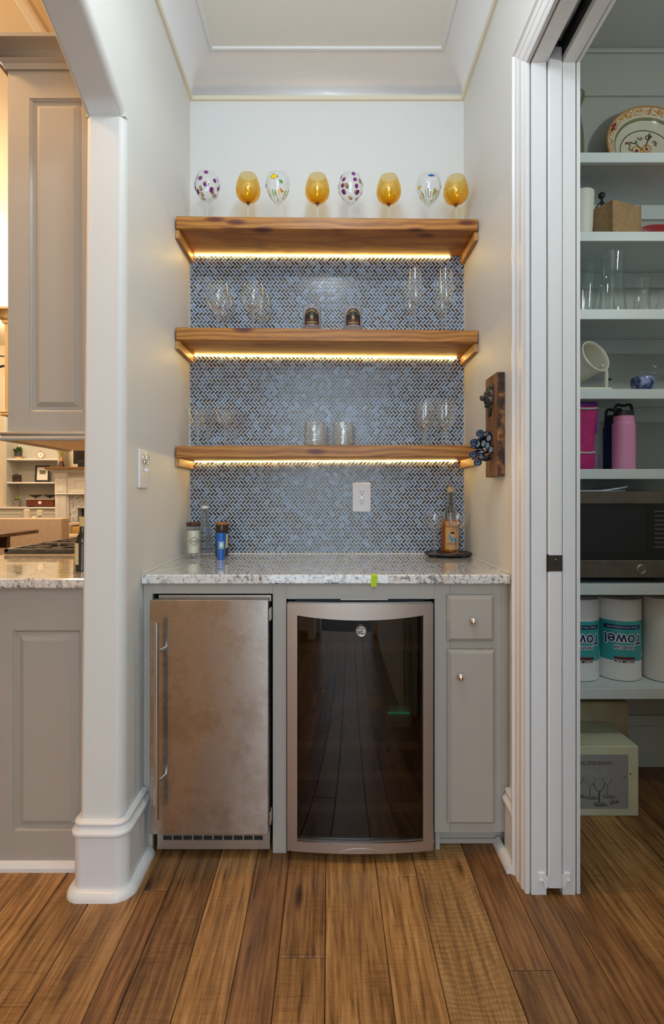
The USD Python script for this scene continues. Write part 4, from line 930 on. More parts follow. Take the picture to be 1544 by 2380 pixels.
# decanter
dd_ = 2.325
t = thing('cut_glass_decanter', 'tall cut glass decanter with a square stopper behind the cream candle', 'decanter', (PX(476, dd_), PY(dd_), CTZ))
fac = lambda th, z: 1 - .045 * np.abs(np.sin(4 * th + z * 60)) * ((z > .012) & (z < .19)) 
obj('body', lathe([(0, 0), (.036, 0), (.038, .004), (.0375, .035), (.033, .075), (.0245, .120), (.0185, .155), (.0170, .182), (.0205, .190), (.0208, .195), (.0160, .1965), (.0128, .192), (.0128, .160), (.017, .130), (.026, .080), (.030, .035), (.030, .012), (0, .010)], 48, rfun=lambda th, z: fac(th, z)), 'thick_glass', t, smooth=25)
obj('stopper', join([mv(rbx(-.0185, .0185, -.0185, .0185, .217, .243, .004, 8)), lathe([(0, .198), (.0145, .198), (.0145, .2165), (0, .2165)], 8)]), 'thick_glass', t, smooth=25)
obj('neck_collar', lathe([(.0130, .1985), (.0152, .1985), (.0152, .2095), (.0130, .2095), (.0130, .1985)], 28), 'white_plastic', t)
# dark candle and the small blue glass in front of it
d1 = 2.315
paint('amber_jar', (.045, .018, .008), .1, coat=.5); mottled('oak_lid', S(168, 104, 50), S(186, 122, 66), 20, .5, stretch=(1, 8, 1)); paint('label_cream', S(214, 204, 160), .6)
t = thing('dark_candle_jar', 'dark brown glass candle with a light wood lid behind the blue glass', 'candle', (PX(516, d1), PY(d1), CTZ))
r2 = .0275
obj('jar', lathe([(0, 0), (r2 - .002, 0), (r2, .002), (r2, .130), (r2 - .002, .132), (0, .132)], 36), 'amber_jar', t)
obj('lid', lathe([(0, .1322), (r2 + .0006, .1322), (r2 + .0006, .1405), (r2 - .001, .1415), (0, .1415)], 36), 'oak_lid', t)
lb = obj('label', wrap(flat(sbox(-.014, -.030, .022, .030), .0003), lambda z: r2, .45, .064, size=.005), 'label_cream', t)
tt = text('CANDLE', .006, .0002, True); tt = rot(tt, pi / 2, (0, 0, 1))
d2 = 2.193
mat('blue_glass', {'p': ('principled_bsdf', dict(base_color=S(8, 110, 210), roughness=.06, transmission_weight=.35, coat_weight=.4))})
t = thing('blue_shot_glass', 'small bright blue tapered glass with a pale blue label', 'glass', (PX(514, d2), PY(d2), CTZ))
H = .1045; rf = lambda z: .0158 + (.0200 - .0158) * z / H
obj('glass', lathe([(0, 0), (.0145, 0), (.0158, .0015), (.0200, H - .001), (.0192, H), (.0182, H - .001), (.0150, .016), (0, .013)], 32), 'blue_glass', t)
paint('label_blue', S(120, 180, 214), .5); paint('label_white', S(226, 226, 214), .5); paint('label_brown', S(90, 70, 50), .5)
fr = affinity.rotate(Point(0, 0).buffer(.0150, 1), 45); fr = sbox(-.0115, -.0150, .0115, .0150)
b = obj('label', wrap(flat(fr, .0002), rf, .25, .057, size=.004), 'label_blue', t)
obj('label_frame', wrap(flat(fr.buffer(.0012).difference(fr.buffer(-.0002)), .0002), rf, .25, .057, size=.004, off=.0004), 'label_brown', b)
obj('label_crest', wrap(flat(unary_union([Point(0, -.001).buffer(.0058, 10), sbox(-.003, .004, .003, .0105)]), .0002), rf, .25, .057, size=.004, off=.0005), 'label_white', b)
obj('label_fruit', wrap(flat(unary_union([Point(k * .0022, -.0105).buffer(.0016, 8) for k in (-2, -1, 0, 1, 2)]), .0002), rf, .25, .057, size=.004, off=.0006), 'label_gold', b)
# tray with rum bottle and two coupes
mottled('dark_wood', S(46, 34, 28), S(76, 56, 44), 14, .45, stretch=(2, 14, 14), bumpy=.15)
dtc = 2.300
xt = PX(1042, dtc)
t = thing('wooden_tray', 'dark oval wooden board carrying a rum bottle and two coupes', 'tray', (xt, PY(dtc), CTZ))
ov = lathe([(0, .006), (.088, .006), (.096, .009), (.0985, .0135), (.0975, .0175), (.094, .0180), (.091, .0155), (0, .0150)], 64); ov.apply_scale((1, .85, 1))
obj('board', ov, 'dark_wood', t, smooth=40)
for sx_ in (-1, 1): 
    for sy_ in (-1, 1): obj('foot', mv(trimesh.creation.cylinder(.006, .0068, sections=14), sx_ * .066, sy_ * .036, .0034), 'dark_wood', t)
TZ = CTZ + .0154
db = 2.335
xb = PX(1047.5, db)
mat('rum_glass', {'p': ('principled_bsdf', dict(base_color=(.93, .95, .95), roughness=0, ior=1.45, transmission_weight=1.0))})
paint('rum', S(150, 78, 20), .15, coat=.3); paint('kraft_label', S(206, 154, 92), .6); paint('cork', S(206, 172, 128), .7); paint('strap_dark', S(72, 64, 70), .5); paint('chair_blue', S(20, 140, 190), .5); paint('chair_navy', S(20, 50, 80), .5)
t = thing('rum_bottle', 'long-necked spiced rum bottle with a kraft label and blue chair print', 'bottle', (xb, PY(db), TZ))
rb_ = .0395
obj('shoulder', lathe([(0, .1385), (rb_ - .0015, .1385), (rb_ - .0012, .150), (.0345, .163), (.024, .178), (.0165, .190), (.0148, .205), (.0140, .235), (.0145, .250), (.0125, .2505), (.0115, .235), (.0125, .2), (.022, .174), (.034, .152), (.0365, .141), (0, .140)], 40), 'rum_glass', t, smooth=45)
obj('body', lathe([(0, 0), (rb_ - .004, 0), (rb_, .005), (rb_, .130), (rb_ - .001, .138), (0, .138)], 44), 'rum', t, smooth=40)
obj('stopper', lathe([(0, .2508), (.0128, .2508), (.0138, .253), (.0138, .272), (.0125, .274), (0, .274)], 24), 'cork', t)
f = lambda z: rb_
lb = obj('label', wrap(flat(sbox(-.030, -.058, .030, .060).buffer(.002).intersection(sbox(-.030, -.058, .030, .060)), .0003), f, 0, .070, size=.006), 'kraft_label', t)
obj('lettering', [wrap(text('SPICED RUM', .0054, .0002, True), f, 0, .0325, size=.005, off=.0006), wrap(text('PRODUCT OF', .002, .0002), f, 0, .027, size=.005, off=.0006), wrap(text('750 ML', .0025, .0002), f, 0, .0165, size=.005, off=.0006), wrap(text('Gray Coast', .0085, .0002), f, 0, .105, size=.005, off=.0006), wrap(text('· SC ·', .0055, .0002), f, 0, .0925, size=.005, off=.0006)], 'print_black', lb, smooth=False)
hat = unary_union([affinity.scale(Point(0, .0815).buffer(.010, 12), 1, .38), affinity.scale(Point(0, .0835).buffer(.0055, 12), 1, .8)])
obj('hat_print', wrap(flat(hat, .0002), f, 0, 0, size=.004, off=.0006), 'print_black', lb)
chair = unary_union([Polygon([(-.018, .076), (-.010, .073), (.001, .053), (-.007, .048)]), Polygon([(-.004, .062), (.014, .060), (.014, .0555), (-.003, .056)]), sbox(.010, .042, .0155, .058), sbox(-.006, .042, -.001, .056)])
obj('chair_print', wrap(flat(chair, .0002), f, 0, 0, size=.004, off=.0006), 'chair_blue', lb)
obj('chair_print', wrap(flat(unary_union([affinity.scale(Point(0, .0405).buffer(.022, 16), 1, .16), sbox(-.001, .048, .010, .056)]), .0002), f, 0, 0, size=.004, off=.0004), 'chair_navy', lb)
obj('neck_strap', join([bx(-.0055, .0055, -.0162, -.0150, .205, .252, .0004), mv(rot(trimesh.creation.cylinder(.0095, .0012, sections=22), pi / 2, (1, 0, 0)), 0, -.0160, .201)]), 'strap_dark', t)
cou = curve([(0, .098), (.007, .0985), (.021, .1050), (.034, .119), (.0415, .138), (.0425, .152), (.0412, .166)], 22)
dc = 2.246
t, _ = stemware('coupe_glass', 'coupe glass in front on the left of the rum bottle', 'coupe glass', (PX(1010.5, dc), PY(dc), TZ), cou, .029, .0046, wall=.0012, r_top=.0085)
dup(t, (PX(1064, dc), PY(dc), TZ), 0, 'coupe glass in front on the right of the rum bottle')

# ---- bottle opener board with caught caps, on the right wall
mottled('barn_wood', S(88, 58, 38), S(140, 98, 64), 9, .7, stretch=(6, 6, 1), bumpy=.6, detail=7); 
mat('barn_bark', {'g': ('geometry', {}), 'n': ('noise_texture', dict(scale=28, detail=7, roughness=.7)), 'r': ('rgb_ramp', dict(ramp=[(.44, S(56, 40, 34)), (.52, S(96, 62, 40)), (.60, S(160, 106, 54))])), 'b': ('bump', dict(strength=.7, distance=.004)), 'p': ('principled_bsdf', dict(roughness=.75))},
    [('g.position', 'n.vector'), ('n.fac', 'r.fac'), ('r.color', 'p.base_color'), ('n.fac', 'b.height'), ('b.normal', 'p.normal')])
yo0, yo1, zo0, zo1 = -.564, -.433, 1.233, 1.583
XB = XR - .0275
t = thing('bottle_opener_board', 'weathered wood board with a cast animal-head bottle opener on the right wall', 'bottle opener', (XR, (yo0 + yo1) / 2, zo0))
m = fine(bx(-.0275, -.0003, -.0655, .0655, 0, .350, .002), .012); v = np.array(m.vertices)
v[:, 1] += np.where(v[:, 1] < -.06, (meshkit.fbm(v * 45, 3, 2) - .5) * .007, 0); m.vertices = v
obj('board', m, 'barn_wood', t, smooth=30)
m = fine(bx(-.0258, -.0015, -.0672, -.0650, .003, .347, .0005), .010); v = np.array(m.vertices); v[:, 1] += (meshkit.fbm(v * 45, 3, 2) - .5) * .005; m.vertices = v
obj('rough_edge', m, 'barn_bark', t, smooth=30)
# cast iron head: brow, snout with open jaw, beard
H = m3.Manifold
def ball(x, y, z, r, n=20): return H.sphere(r, n).translate((x, y, z))
hull = H.batch_hull
zc = 1.508 - zo0
parts = [hull([ball(-.030, -.008, zc - .012, .0195), ball(-.030, .008, zc - .012, .0195), ball(-.040, 0, zc - .004, .013)]), hull([ball(-.026, -.012, zc + .010, .019), ball(-.026, .012, zc + .010, .019), ball(-.040, 0, zc + .012, .012)]), hull([ball(-.036, -.008, zc + .002, .012), ball(-.036, .008, zc + .002, .012), ball(-.057, 0, zc - .004, .0085)]),
         ball(-.061, 0, zc + .001, .0058), ball(-.030, -.020, zc + .034, .0085), ball(-.030, .020, zc + .034, .0085), hull([ball(-.030, -.014, zc + .024, .008), ball(-.030, .014, zc + .024, .008), ball(-.040, 0, zc + .022, .007)]),
         hull([ball(-.030, -.013, zc - .022, .010), ball(-.030, .013, zc - .022, .010), ball(-.044, 0, zc - .030, .0065)]), hull([ball(-.029, -.010, zc - .035, .0085), ball(-.029, .010, zc - .035, .0085), ball(-.033, 0, zc - .062, .005)])]
head = H.batch_boolean(parts, m3.OpType.Add) - hull([ball(-.056, -.009, zc - .020, .0055), ball(-.056, .009, zc - .020, .0055), ball(-.040, 0, zc - .021, .004)])
head = head.trim_by_plane((-1, 0, 0), .0278); head = head.refine_to_length(.004)
hm = as_tm(head); hm = trimesh.smoothing.filter_taubin(hm, iterations=6)
obj('opener_head', hm, 'cast_iron' if 'cast_iron' in M else (mottled('cast_iron', S(58, 54, 50), S(92, 86, 80), 60, .4, .7, bumpy=.3) and 'cast_iron'), t, smooth=True, label='dark cast iron animal head opener')
# crown caps hanging on the magnet
paint('cap_blue', S(78, 94, 124), .3, metallic=.7); paint('cap_dark', S(28, 29, 35), .35, metallic=.6); paint('cap_liner', S(176, 186, 190), .5)
crimp = lambda th, z: 1 + .045 * np.cos(21 * th) * np.clip((.0052 - z) / .004, 0, 1)
cap_m = lathe([(.0128, 0), (.0136, 0), (.0132, .0015), (.0122, .0045), (.0112, .0058), (.0085, .0064), (0, .0066), (0, .0058), (.0085, .0056), (.0108, .005), (.0118, .0038), (.0128, 0)], 63, rfun=crimp)
capsrc = {}
spots = [(-.072, -.010, .149, 60, 'print'), (-.045, .000, .150, 20, 'side'), (-.060, -.004, .133, 15, 'side'), (-.066, .010, .124, 170, 'side'), (-.042, -.020, .132, 95, 'inside'), (-.092, -.006, .118, 70, 'print'),
         (-.078, -.012, .112, 110, 'inside'), (-.060, -.022, .113, 100, 'inside'), (-.092, .004, .100, 40, 'side'), (-.048, -.026, .106, 85, 'inside2'), (-.080, -.006, .091, 120, 'side'), (-.070, -.010, .090, 60, 'side'),
         (-.038, -.030, .092, 80, 'inside2'), (-.095, -.006, .077, 35, 'print'), (-.088, .006, .072, 60, 'side'), (-.070, -.014, .074, 5, 'side'), (-.050, -.012, .072, 80, 'side'), (-.062, -.002, .066, 170, 'side'),
         (-.045, .008, .064, 10, 'side'), (-.080, -.010, .050, 80, 'print'), (-.042, .014, .118, 90, 'side'), (-.046, .020, .088, 60, 'side'), (-.064, .020, .104, 40, 'side')]
capname = ['at the very top of the cluster', 'touching the board at the top', 'second layer from the top, edge on', 'high on the hidden side', 'large, hollow side out, nearest the board top', 'at the upper left tip', 'hollow side out, next to the upper left tip',
           'hollow side out, in the upper middle', 'below the upper left tip', 'pale liner showing, in the cluster middle', 'edge on, middle left', 'edge on, just right of middle left', 'pale liner showing, against the board', 'at the lower left tip', 'behind the lower left tip',
           'lying flat, lower middle', 'upright, lower right', 'flat below the middle', 'against the board at the bottom', 'hanging lowest, printed top out', 'behind, near the board top', 'behind, near the board middle', 'behind, in the cluster core']
for (dx, dy, dz, ang, kind), nm in zip(spots, capname):
    rr = random.Random(int(dz * 1000) + int(dx * -700))
    # the cap's top turned to face the room, or away to show its hollow side
    rx = {'print': 78, 'inside': -75, 'inside2': -80, 'side': rr.choice([15, 160, 40, 130])}[kind]; rz = {'print': -12, 'inside': 25, 'inside2': 30, 'side': ang}[kind]
    loc = (XR + dx + .004, (yo0 + yo1) / 2 + dy, zo0 + dz)
    if not capsrc:
        c = thing('crown_cork', 'blue-black crown cap ' + nm, 'bottle cap', loc, rz, 'caps on the opener board', rx, 0)
        obj('shell', cap_m, 'cap_dark', c, smooth=40); obj('rim_band', lathe([(.0131, .0018), (.0137, .0018), (.0128, .0048), (.0118, .0050), (.0131, .0018)], 40), 'cap_blue', c)
        obj('liner', lathe([(0, .0046), (.0104, .0046), (.0108, .0050), (.0104, .0054), (0, .0054)], 24), 'cap_liner', c); obj('emblem', lathe([(.0062, .0066), (.0078, .0064), (.0078, .0071), (.0062, .0072), (.0062, .0066)], 24), 'cap_blue', c)
        capsrc['c'] = c
    else: dup(capsrc['c'], loc, rz, 'blue-black crown cap ' + nm, rx=rx)

# ============================================================ PANTRY
DP = 2.03; YP = PY(DP)
XP0 = XR + TR + .002
SH = [('topmost white pantry shelf with the patterned bowl', 354, 377), ('second white pantry shelf from the top with the burlap box', 538, 560), ('third white pantry shelf from the top with the clear vases', 718.5, 742), ('fourth white pantry shelf from the top with the white pail', 904, 927),
      ('fifth white pantry shelf from the top with the insulated bottles', 1090, 1113.5), ('sixth white pantry shelf from the top under the microwave', 1357, 1383), ('lowest white pantry shelf under the paper towel rolls', 1600, 1625)]
ZP = []
for lab, a, b in SH:
    t = thing('pantry_shelf', lab, 'shelf'); zt_, zb_ = PZ(a, DP), PZ(b, DP); ZP.append(zt_ + .0004)
    obj('board', bx(XP0, 2.378, YP + .0185, YPB - .001, zt_ - .0145, zt_), 'pantry_white', t)
    obj('nosing', bx(XP0, 2.378, YP, YP + .018, zb_, zt_, .0012), 'pantry_white', t)
    if a < 1300: obj('cleat', bx(XP0, 2.378, YPB - .019, YPB - .0005, zt_ - .0150 - .062, zt_ - .0150, .001), 'pantry_white', t)
def pp(px, d, k): return (PX(px, d), PY(d), ZP[k])

# top shelf: metal shaker behind the jamb, patterned bowl leaning on the wall
d = 2.2
t = thing('metal_pitcher', 'polished metal pitcher rim showing behind the door jamb on the top shelf', 'pitcher', (PX(1330, d), PY(d), ZP[0]))
obj('body', lathe([(0, 0), (.040, 0), (.043, .004), (.046, .09), (.042, .18), (.031, .255), (.033, .280), (.048, .312), (.0475, .326), (.030, .3395), (0, .342)], 40), 'silver', t, smooth=60)
obj('handle', tube(spline([(-.030, 0, .26), (-.07, 0, .27), (-.075, 0, .18), (-.045, 0, .08)], 16), .006, 10), 'silver', t)
mat('bowl_pattern', {'g': ('geometry', {}), 't': ('texture_coordinate', {}), 'sx': ('separate_xyz', {}), 'l': ('vector_math', dict(math_type='length')), 'cx': ('combine_xyz', {}),
    'n': ('noise_texture', dict(scale=52, detail=4, roughness=.6, distortion=1.6)), 'rn': ('rgb_ramp', dict(ramp=[(.47, (0, 0, 0)), (.53, (1, 1, 1))])),
    'zone': ('rgb_ramp', dict(ramp=[(.0, (0, 0, 0)), (.815, (0, 0, 0)), (.825, (1, 1, 1)), (.95, (1, 1, 1)), (.955, (0, 0, 0))])), 'mz': ('math', dict(math_type='multiply')), 'base': ('rgb_ramp', dict(ramp=[(0, S(214, 208, 190)), (.565, S(214, 208, 190)), (.570, S(54, 38, 62)), (.586, S(54, 38, 62)), (.592, S(212, 206, 188)), (.735, S(212, 206, 188)), (.74, S(110, 112, 80)), (.785, S(132, 132, 96)), (.79, S(214, 206, 186)), (.955, S(214, 206, 186)), (.962, S(176, 122, 60)), (1, S(176, 122, 60))])),
    'sc': ('math', dict(math_type='multiply', value2=1 / (.168 * 1.13))), 'x': ('mix', dict(color2=S(196, 130, 44))), 'p': ('principled_bsdf', dict(roughness=.14, coat_weight=.4))},
    [('t.object', 'sx.vector'), ('sx.x', 'cx.x'), ('sx.z', 'cx.z'), ('cx.vector', 'l.vector1'), ('l.value', 'sc.value1'), ('sc.value', 'base.fac'), ('sc.value', 'zone.fac'), ('t.object', 'n.vector'), ('n.fac', 'rn.fac'),
     ('zone.color', 'mz.value1'), ('rn.color', 'mz.value2'), ('mz.value', 'x.fac'), ('base.color', 'x.color1'), ('x.color', 'p.base_color')])
paint('glaze_green', S(84, 96, 58), .25); paint('glaze_red', S(150, 50, 70), .25); paint('glaze_orange', S(206, 140, 50), .25); paint('glaze_navy', S(44, 40, 60), .25)
d = 2.25
t = thing('patterned_bowl', 'large cream ceramic bowl with an orange floral rim leaning on the pantry wall', 'bowl', (PX(1527, d), PY(d) + .045, ZP[0] + .187), rx=-12)
BS = 1.13
br_ = .168
bp = [(0, .030), (.080, .030), (.102, .025), (.124, .008), (.138, -.003), (br_ - .002, -.016), (br_, -.014), (br_ - .001, -.010), (.141, .004), (.128, .016), (.106, .032), (.082, .038), (.07, .044), (.065, .044), (.06, .038), (0, .038)]
bm = lathe([(r, -z) for r, z in bp], 72); bm = rot(bm, pi / 2, (1, 0, 0)); bm.fix_normals(); bm.apply_scale(BS)
bb = obj('bowl', bm, 'bowl_pattern', t, smooth=40)
def yb_(x, z):
    q = math.hypot(x, z); return float(np.interp(q, [0, .08, .102, .124, .138, .166], [.030, .030, .025, .008, -.003, -.016]))
def print_(polys, m, nm):
    ms = []
    for g in polys:
        if g.centroid.y < .10 and g.centroid.y > -.10 and abs(g.centroid.x) < .1: g = affinity.scale(affinity.translate(g, 0, .026), 1.15, 1.15, origin=(-.01, .03))
        mm = fine(prism(g, .0004, 'xz', 0), .006); v = mm.vertices.copy(); v[:, 1] += np.array([yb_(x, z) for x, z in v[:, [0, 2]]]) - .0012; ms.append(trimesh.Trimesh(v * BS, mm.faces, process=False))
    obj(nm, ms, m, bb, smooth=30)
def ring_(x, z, r, w): return Point(x, z).buffer(r, 12).difference(Point(x, z).buffer(r - w, 12))
def curl(x, z, r, a): return LineString([(x + r * (1 - s * .13) * math.cos(a + s * .8), z + r * (1 - s * .13) * math.sin(a + s * .8)) for s in range(7)]).buffer(.0016)
print_([ring_(-.030, -.010, .0155, .004), ring_(.004, -.004, .0155, .004), ring_(-.010, -.028, .012, .003)], 'glaze_orange', 'flower_print')
print_([curl(-.048, .012, .010, .5), curl(-.046, -.006, .010, 2), curl(-.030, .022, .007, 4), curl(.012, .036, .011, 1), curl(-.012, .036, .009, 3), curl(.030, .020, .008, 5), curl(.022, .044, .009, 2), curl(.036, .010, .007, 1), LineString([(-.01, -.01), (-.03, .015), (-.05, .018)]).buffer(.0016), LineString([(0, 0), (.01, .025), (.02, .05)]).buffer(.0018)], 'glaze_green', 'leaf_print')
print_([affinity.rotate(affinity.scale(Point(-.060, .016).buffer(.006), .5, 1.3), -50), affinity.rotate(affinity.scale(Point(.017, .036).buffer(.008), .45, 1.2), -25), Point(.004, -.006).buffer(.005), Point(-.030, -.013).buffer(.006)] + [affinity.translate(Point(0, 0).buffer(.0085), .153 * math.cos(a), .153 * math.sin(a)) for a in (2.62, .9, -.2, 4.2)], 'glaze_red', 'flower_print')
print_([affinity.translate(Point(0, 0).buffer(.0038), .153 * math.cos(a + s), .153 * math.sin(a + s)) for a in (2.62, .9, -.2, 4.2) for s in (-.10, -.075, .075, .10)], 'glaze_navy', 'flower_print')

# second shelf
paint('cup_white', S(214, 212, 200), .5)
d = 2.15
t = thing('white_planter', 'plain off-white tapered pot beside the black wire figure', 'pot', pp(1352, d, 1))
obj('body', lathe([(0, 0), (.034, 0), (.037, .003), (.0468, .201), (.046, .2035), (.0445, .201), (.035, .008), (0, .008)], 36), 'cup_white', t)
d = 2.235
t = thing('wire_figure', 'black wire figure standing behind the burlap box', 'figurine', pp(1399, d, 1))
hz = .243
obj('head', mv(trimesh.creation.icosphere(2, .0135), 0, 0, hz), 'black_iron', t, smooth=True)
obj('torso', tube([(0, 0, hz - .010), (.001, 0, .200), (.002, 0, .17), (0, 0, .14)], [.004, .006, .006, .004], 8), 'black_iron', t)
for q in ([(0, 0, .222), (-.022, -.004, .195), (-.034, -.006, .165), (-.022, 0, .145)], [(0, 0, .222), (.022, -.003, .196), (.042, -.004, .175)]): obj('arm', tube(spline(q, 10), .0028, 8), 'black_iron', t)
for q in ([(-.001, 0, .145), (-.030, 0, .10), (-.032, 0, .002)], [(.001, 0, .145), (.014, 0, .09), (.016, 0, .002)]): obj('leg', tube(spline(q, 10), .0035, 8), 'black_iron', t)
obj('stand', [bx(-.045, .05, -.022, .022, .0002, .004), tube([(-.036, -.01, .004), (-.044, -.01, .13), (-.02, -.01, .17)], .0022, 6)], 'black_iron', t)
mat('burlap', {'g': ('geometry', {}), 'w1': ('wave_texture', dict(wave_type='bands', bands_direction='x', scale=62, distortion=1.2, detail=2)), 'w2': ('wave_texture', dict(wave_type='bands', bands_direction='z', scale=62, distortion=1.2, detail=2)), 'm': ('math', dict(math_type='multiply')),
    'r': ('rgb_ramp', dict(ramp=[(0, S(112, 88, 58)), (.5, S(156, 126, 88)), (1, S(178, 148, 108))])), 'n': ('noise_texture', dict(scale=60, detail=4)), 'b': ('bump', dict(strength=.5, distance=.0015)), 'a': ('math', dict(math_type='multiply_add', value2=.5)), 'p': ('principled_bsdf', dict(roughness=.9))},
    [('g.position', 'w1.vector'), ('g.position', 'w2.vector'), ('g.position', 'n.vector'), ('w1.fac', 'm.value1'), ('w2.fac', 'm.value2'), ('m.value', 'a.value1'), ('n.fac', 'a.value3'), ('a.value', 'r.fac'), ('r.color', 'p.base_color'), ('m.value', 'b.height'), ('b.normal', 'p.normal')])
d = 2.09
t = thing('burlap_box', 'open burlap covered storage box on the second pantry shelf', 'box', (0, 0, ZP[1]))
A = np.array([PX(1425, d), PY(d)]); B = np.array([PX(1496, 2.11), PY(2.13)]); C_ = np.array([PX(1378, 2.165), PY(2.165)]); D_ = B + (C_ - A)
def wallq(p, q, z1, z2, nm):
    n = np.array([-(q - p)[1], (q - p)[0]]); n = n / np.linalg.norm(n) * .004
    v = [(*p, 0), (*q, 0), (*q, z2), (*p, z1), (*(p + n), 0), (*(q + n), 0), (*(q + n), z2), (*(p + n), z1)]
    f = [(0, 1, 2, 3), (5, 4, 7, 6), (1, 5, 6, 2), (4, 0, 3, 7), (3, 2, 6, 7), (4, 5, 1, 0)]
    m = trimesh.Trimesh(np.array(v, float), np.vstack([[(a, b, c), (a, c, d_)] for a, b, c, d_ in f]), process=False); m.fix_normals(); obj(nm, m, 'burlap', t, smooth=False)
HB = .150
wallq(A, B, HB, HB - .006, 'side_panel'); wallq(C_, A, HB - .002, HB, 'side_panel'); wallq(B, D_, HB - .006, HB - .01, 'side_panel'); wallq(D_, C_, HB - .01, HB - .002, 'side_panel')
obj('bottom_panel', prism([tuple(A), tuple(B), tuple(D_), tuple(C_)], .003, 'xy', .0002), 'burlap', t)
for p in (A, B): obj('seam', tube([(p[0], p[1], .001), (p[0] + .0008, p[1], .06), (p[0], p[1], HB - .001)], .0028, 6), 'burlap', t)
paint('red_glaze', S(178, 34, 44), .25, coat=.3)
d = 2.20
t = thing('red_plate', 'red plate with a pale centre leaning at the right of the second pantry shelf', 'plate', (PX(1560, d), PY(d), ZP[1] + .075), rx=-50)
pm = rot(lathe([(0, .010), (.062, .010), (.088, .001), (.109, -.005), (.110, -.003), (.090, .005), (.064, .015), (0, .015)], 60), pi / 2, (1, 0, 0)); pm.apply_transform(np.diag([1, -1, 1, 1])); pm.invert(); pm.fix_normals()
obj('plate', pm, 'red_glaze', t, smooth=40)
obj('pale_centre', rot(lathe([(0, 0), (.060, 0), (.060, .0006), (0, .0006)], 48, cz=-.0105), pi / 2, (1, 0, 0)), 'cup_white', t)
# third shelf: clear vases and carafes
pane('thin_glass', (.965, .985, .978), (.95, 1.0, 1.0), .05, .03, .9, rim=.7, power=2.6, milk=.02)
def vase(name, px, d, lab, prof, rx=0, ry=0, cat='vase', k=2, n=48, m='thin_glass'):
    t = thing(name, lab, cat, pp(px, d, k), rx=rx, ry=ry)
    o = [(0, 0)] + prof; w = .0022
    obj('body', bowl_mesh(o, w, .006, n), m, t, smooth=50)
    return t
DV = 2.12
vase('cylinder_vase', 1362, 2.15, 'tall clear cylinder vase leaning beside the flared vase', [(.022, 0), (.0235, .002), (.0245, .12), (.0255, .246)], ry=3.2)
vase('cylinder_vase', 1346, 2.22, 'tall clear cylinder vase half hidden by the door jamb', [(.030, 0), (.0315, .002), (.0325, .12), (.034, .246)], ry=1)
vase('flared_vase', 1424, 2.13, 'largest clear vase, flared to the base, on the third pantry shelf', [(.050, 0), (.052, .003), (.046, .065), (.0415, .13), (.041, .178), (.0455, .232), (.047, .242)])
vase('glass_carafe', 1404, 2.24, 'clear round-shouldered carafe seen through the large flared vase', [(.040, 0), (.044, .004), (.043, .06), (.034, .12), (.024, .165), (.023, .195), (.030, .228)], cat='carafe')
vase('small_flared_vase', 1492, 2.18, 'medium clear flared vase between the carafe and small bottles', [(.034, 0), (.0355, .003), (.031, .05), (.0275, .10), (.029, .134), (.036, .162)])
bt = [(.020, 0), (.0235, .003), (.0235, .016), (.017, .038), (.0105, .052), (.0085, .063), (.0095, .075), (.0110, .0835), (.0112, .086)]
vase('small_glass_bottle', 1497, 2.085, 'small clear bottle in front of the medium flared vase', bt, cat='bottle', m='clear_glass'); vase('small_glass_bottle', 1537, 2.09, 'small clear bottle at the right edge of the third pantry shelf', bt, cat='bottle', m='clear_glass')
# fourth shelf: white pail lying in its cradle, glass dish, blue votive
paint('cream_plastic', S(216, 212, 194), .35)
d = 2.13
t = thing('white_pail', 'cream plastic pail tipped on its side in a stand, mouth facing out', 'pail', (PX(1372, d), PY(d), ZP[3]))
pm = lathe([(0, 0), (.044, 0), (.048, .003), (.060, .135), (.064, .137), (.066, .143), (.066, .150), (.0625, .152), (.0585, .148), (.0575, .138), (.046, .009), (0, .009)], 48)
pm = rot(pm, 1.20, (1, 0, 0)); pm = rot(pm, .42, (0, 0, 1)); pm.apply_translation((-.062, .070, .078))
obj('pail', pm, 'cream_plastic', t, smooth=40)
pm2 = rot(lathe([(0, .0092), (.0455, .0092), (.0462, .016), (0, .016)], 40), 1.20, (1, 0, 0)); pm2 = rot(pm2, .42, (0, 0, 1)); pm2.apply_translation((-.062, .070, .078)); mottled('flour', S(196, 186, 156), S(206, 198, 170), 40, .8); obj('residue', pm2, 'flour', t)
obj('arm', tube(spline([(.036, -.02, .104), (.047, -.025, .085), (.052, -.02, .050), (.062, -.01, .008)], 14), [.008] * 14, 12), 'cream_plastic', t)
obj('base', rbx(-.09, .062, -.05, .06, .0003, .017, .005, 8), 'cream_plastic', t)
for z in (.052, .018): obj('bolt', mv(rot(trimesh.creation.cylinder(.0052, .008, sections=12), pi / 2, (0, 1, 0)), .066, -.022, z), 'black_plastic', t)
d = 2.20
t = thing('glass_dish', 'wide shallow clear glass dish with a frosted lid behind the blue votive', 'dish', pp(1520, d, 3))
o = [(0, 0), (.045, 0), (.050, .003), (.072, .034), (.085, .074), (.0865, .082)]
obj('dish', bowl_mesh(o, .003, .005, 48), 'thin_glass', t, smooth=50)
obj('lid', lathe([(.0845, .0835), (.0860, .0865), (.070, .100), (.045, .110), (.020, .113), (.018, .119), (.020, .126), (.012, .129), (0, .129), (0, .111), (.019, .109), (.044, .106), (.069, .096), (.0845, .0835)], 48), 'clear_plastic', t, smooth=50)
vase('wide_platter', 1446, 2.23, 'flat clear platter behind the pail stand on the fourth shelf', [(.040, 0), (.042, .002), (.062, .014), (.064, .018)], k=3, cat='platter')
d = 2.085
mottled('blue_swirl', S(28, 40, 96), S(150, 166, 206), 34, .08, lo=.42, hi=.64, coat_weight=.5)
t = thing('blue_votive', 'small round blue and white swirled glass votive', 'votive', pp(1494, d, 3))
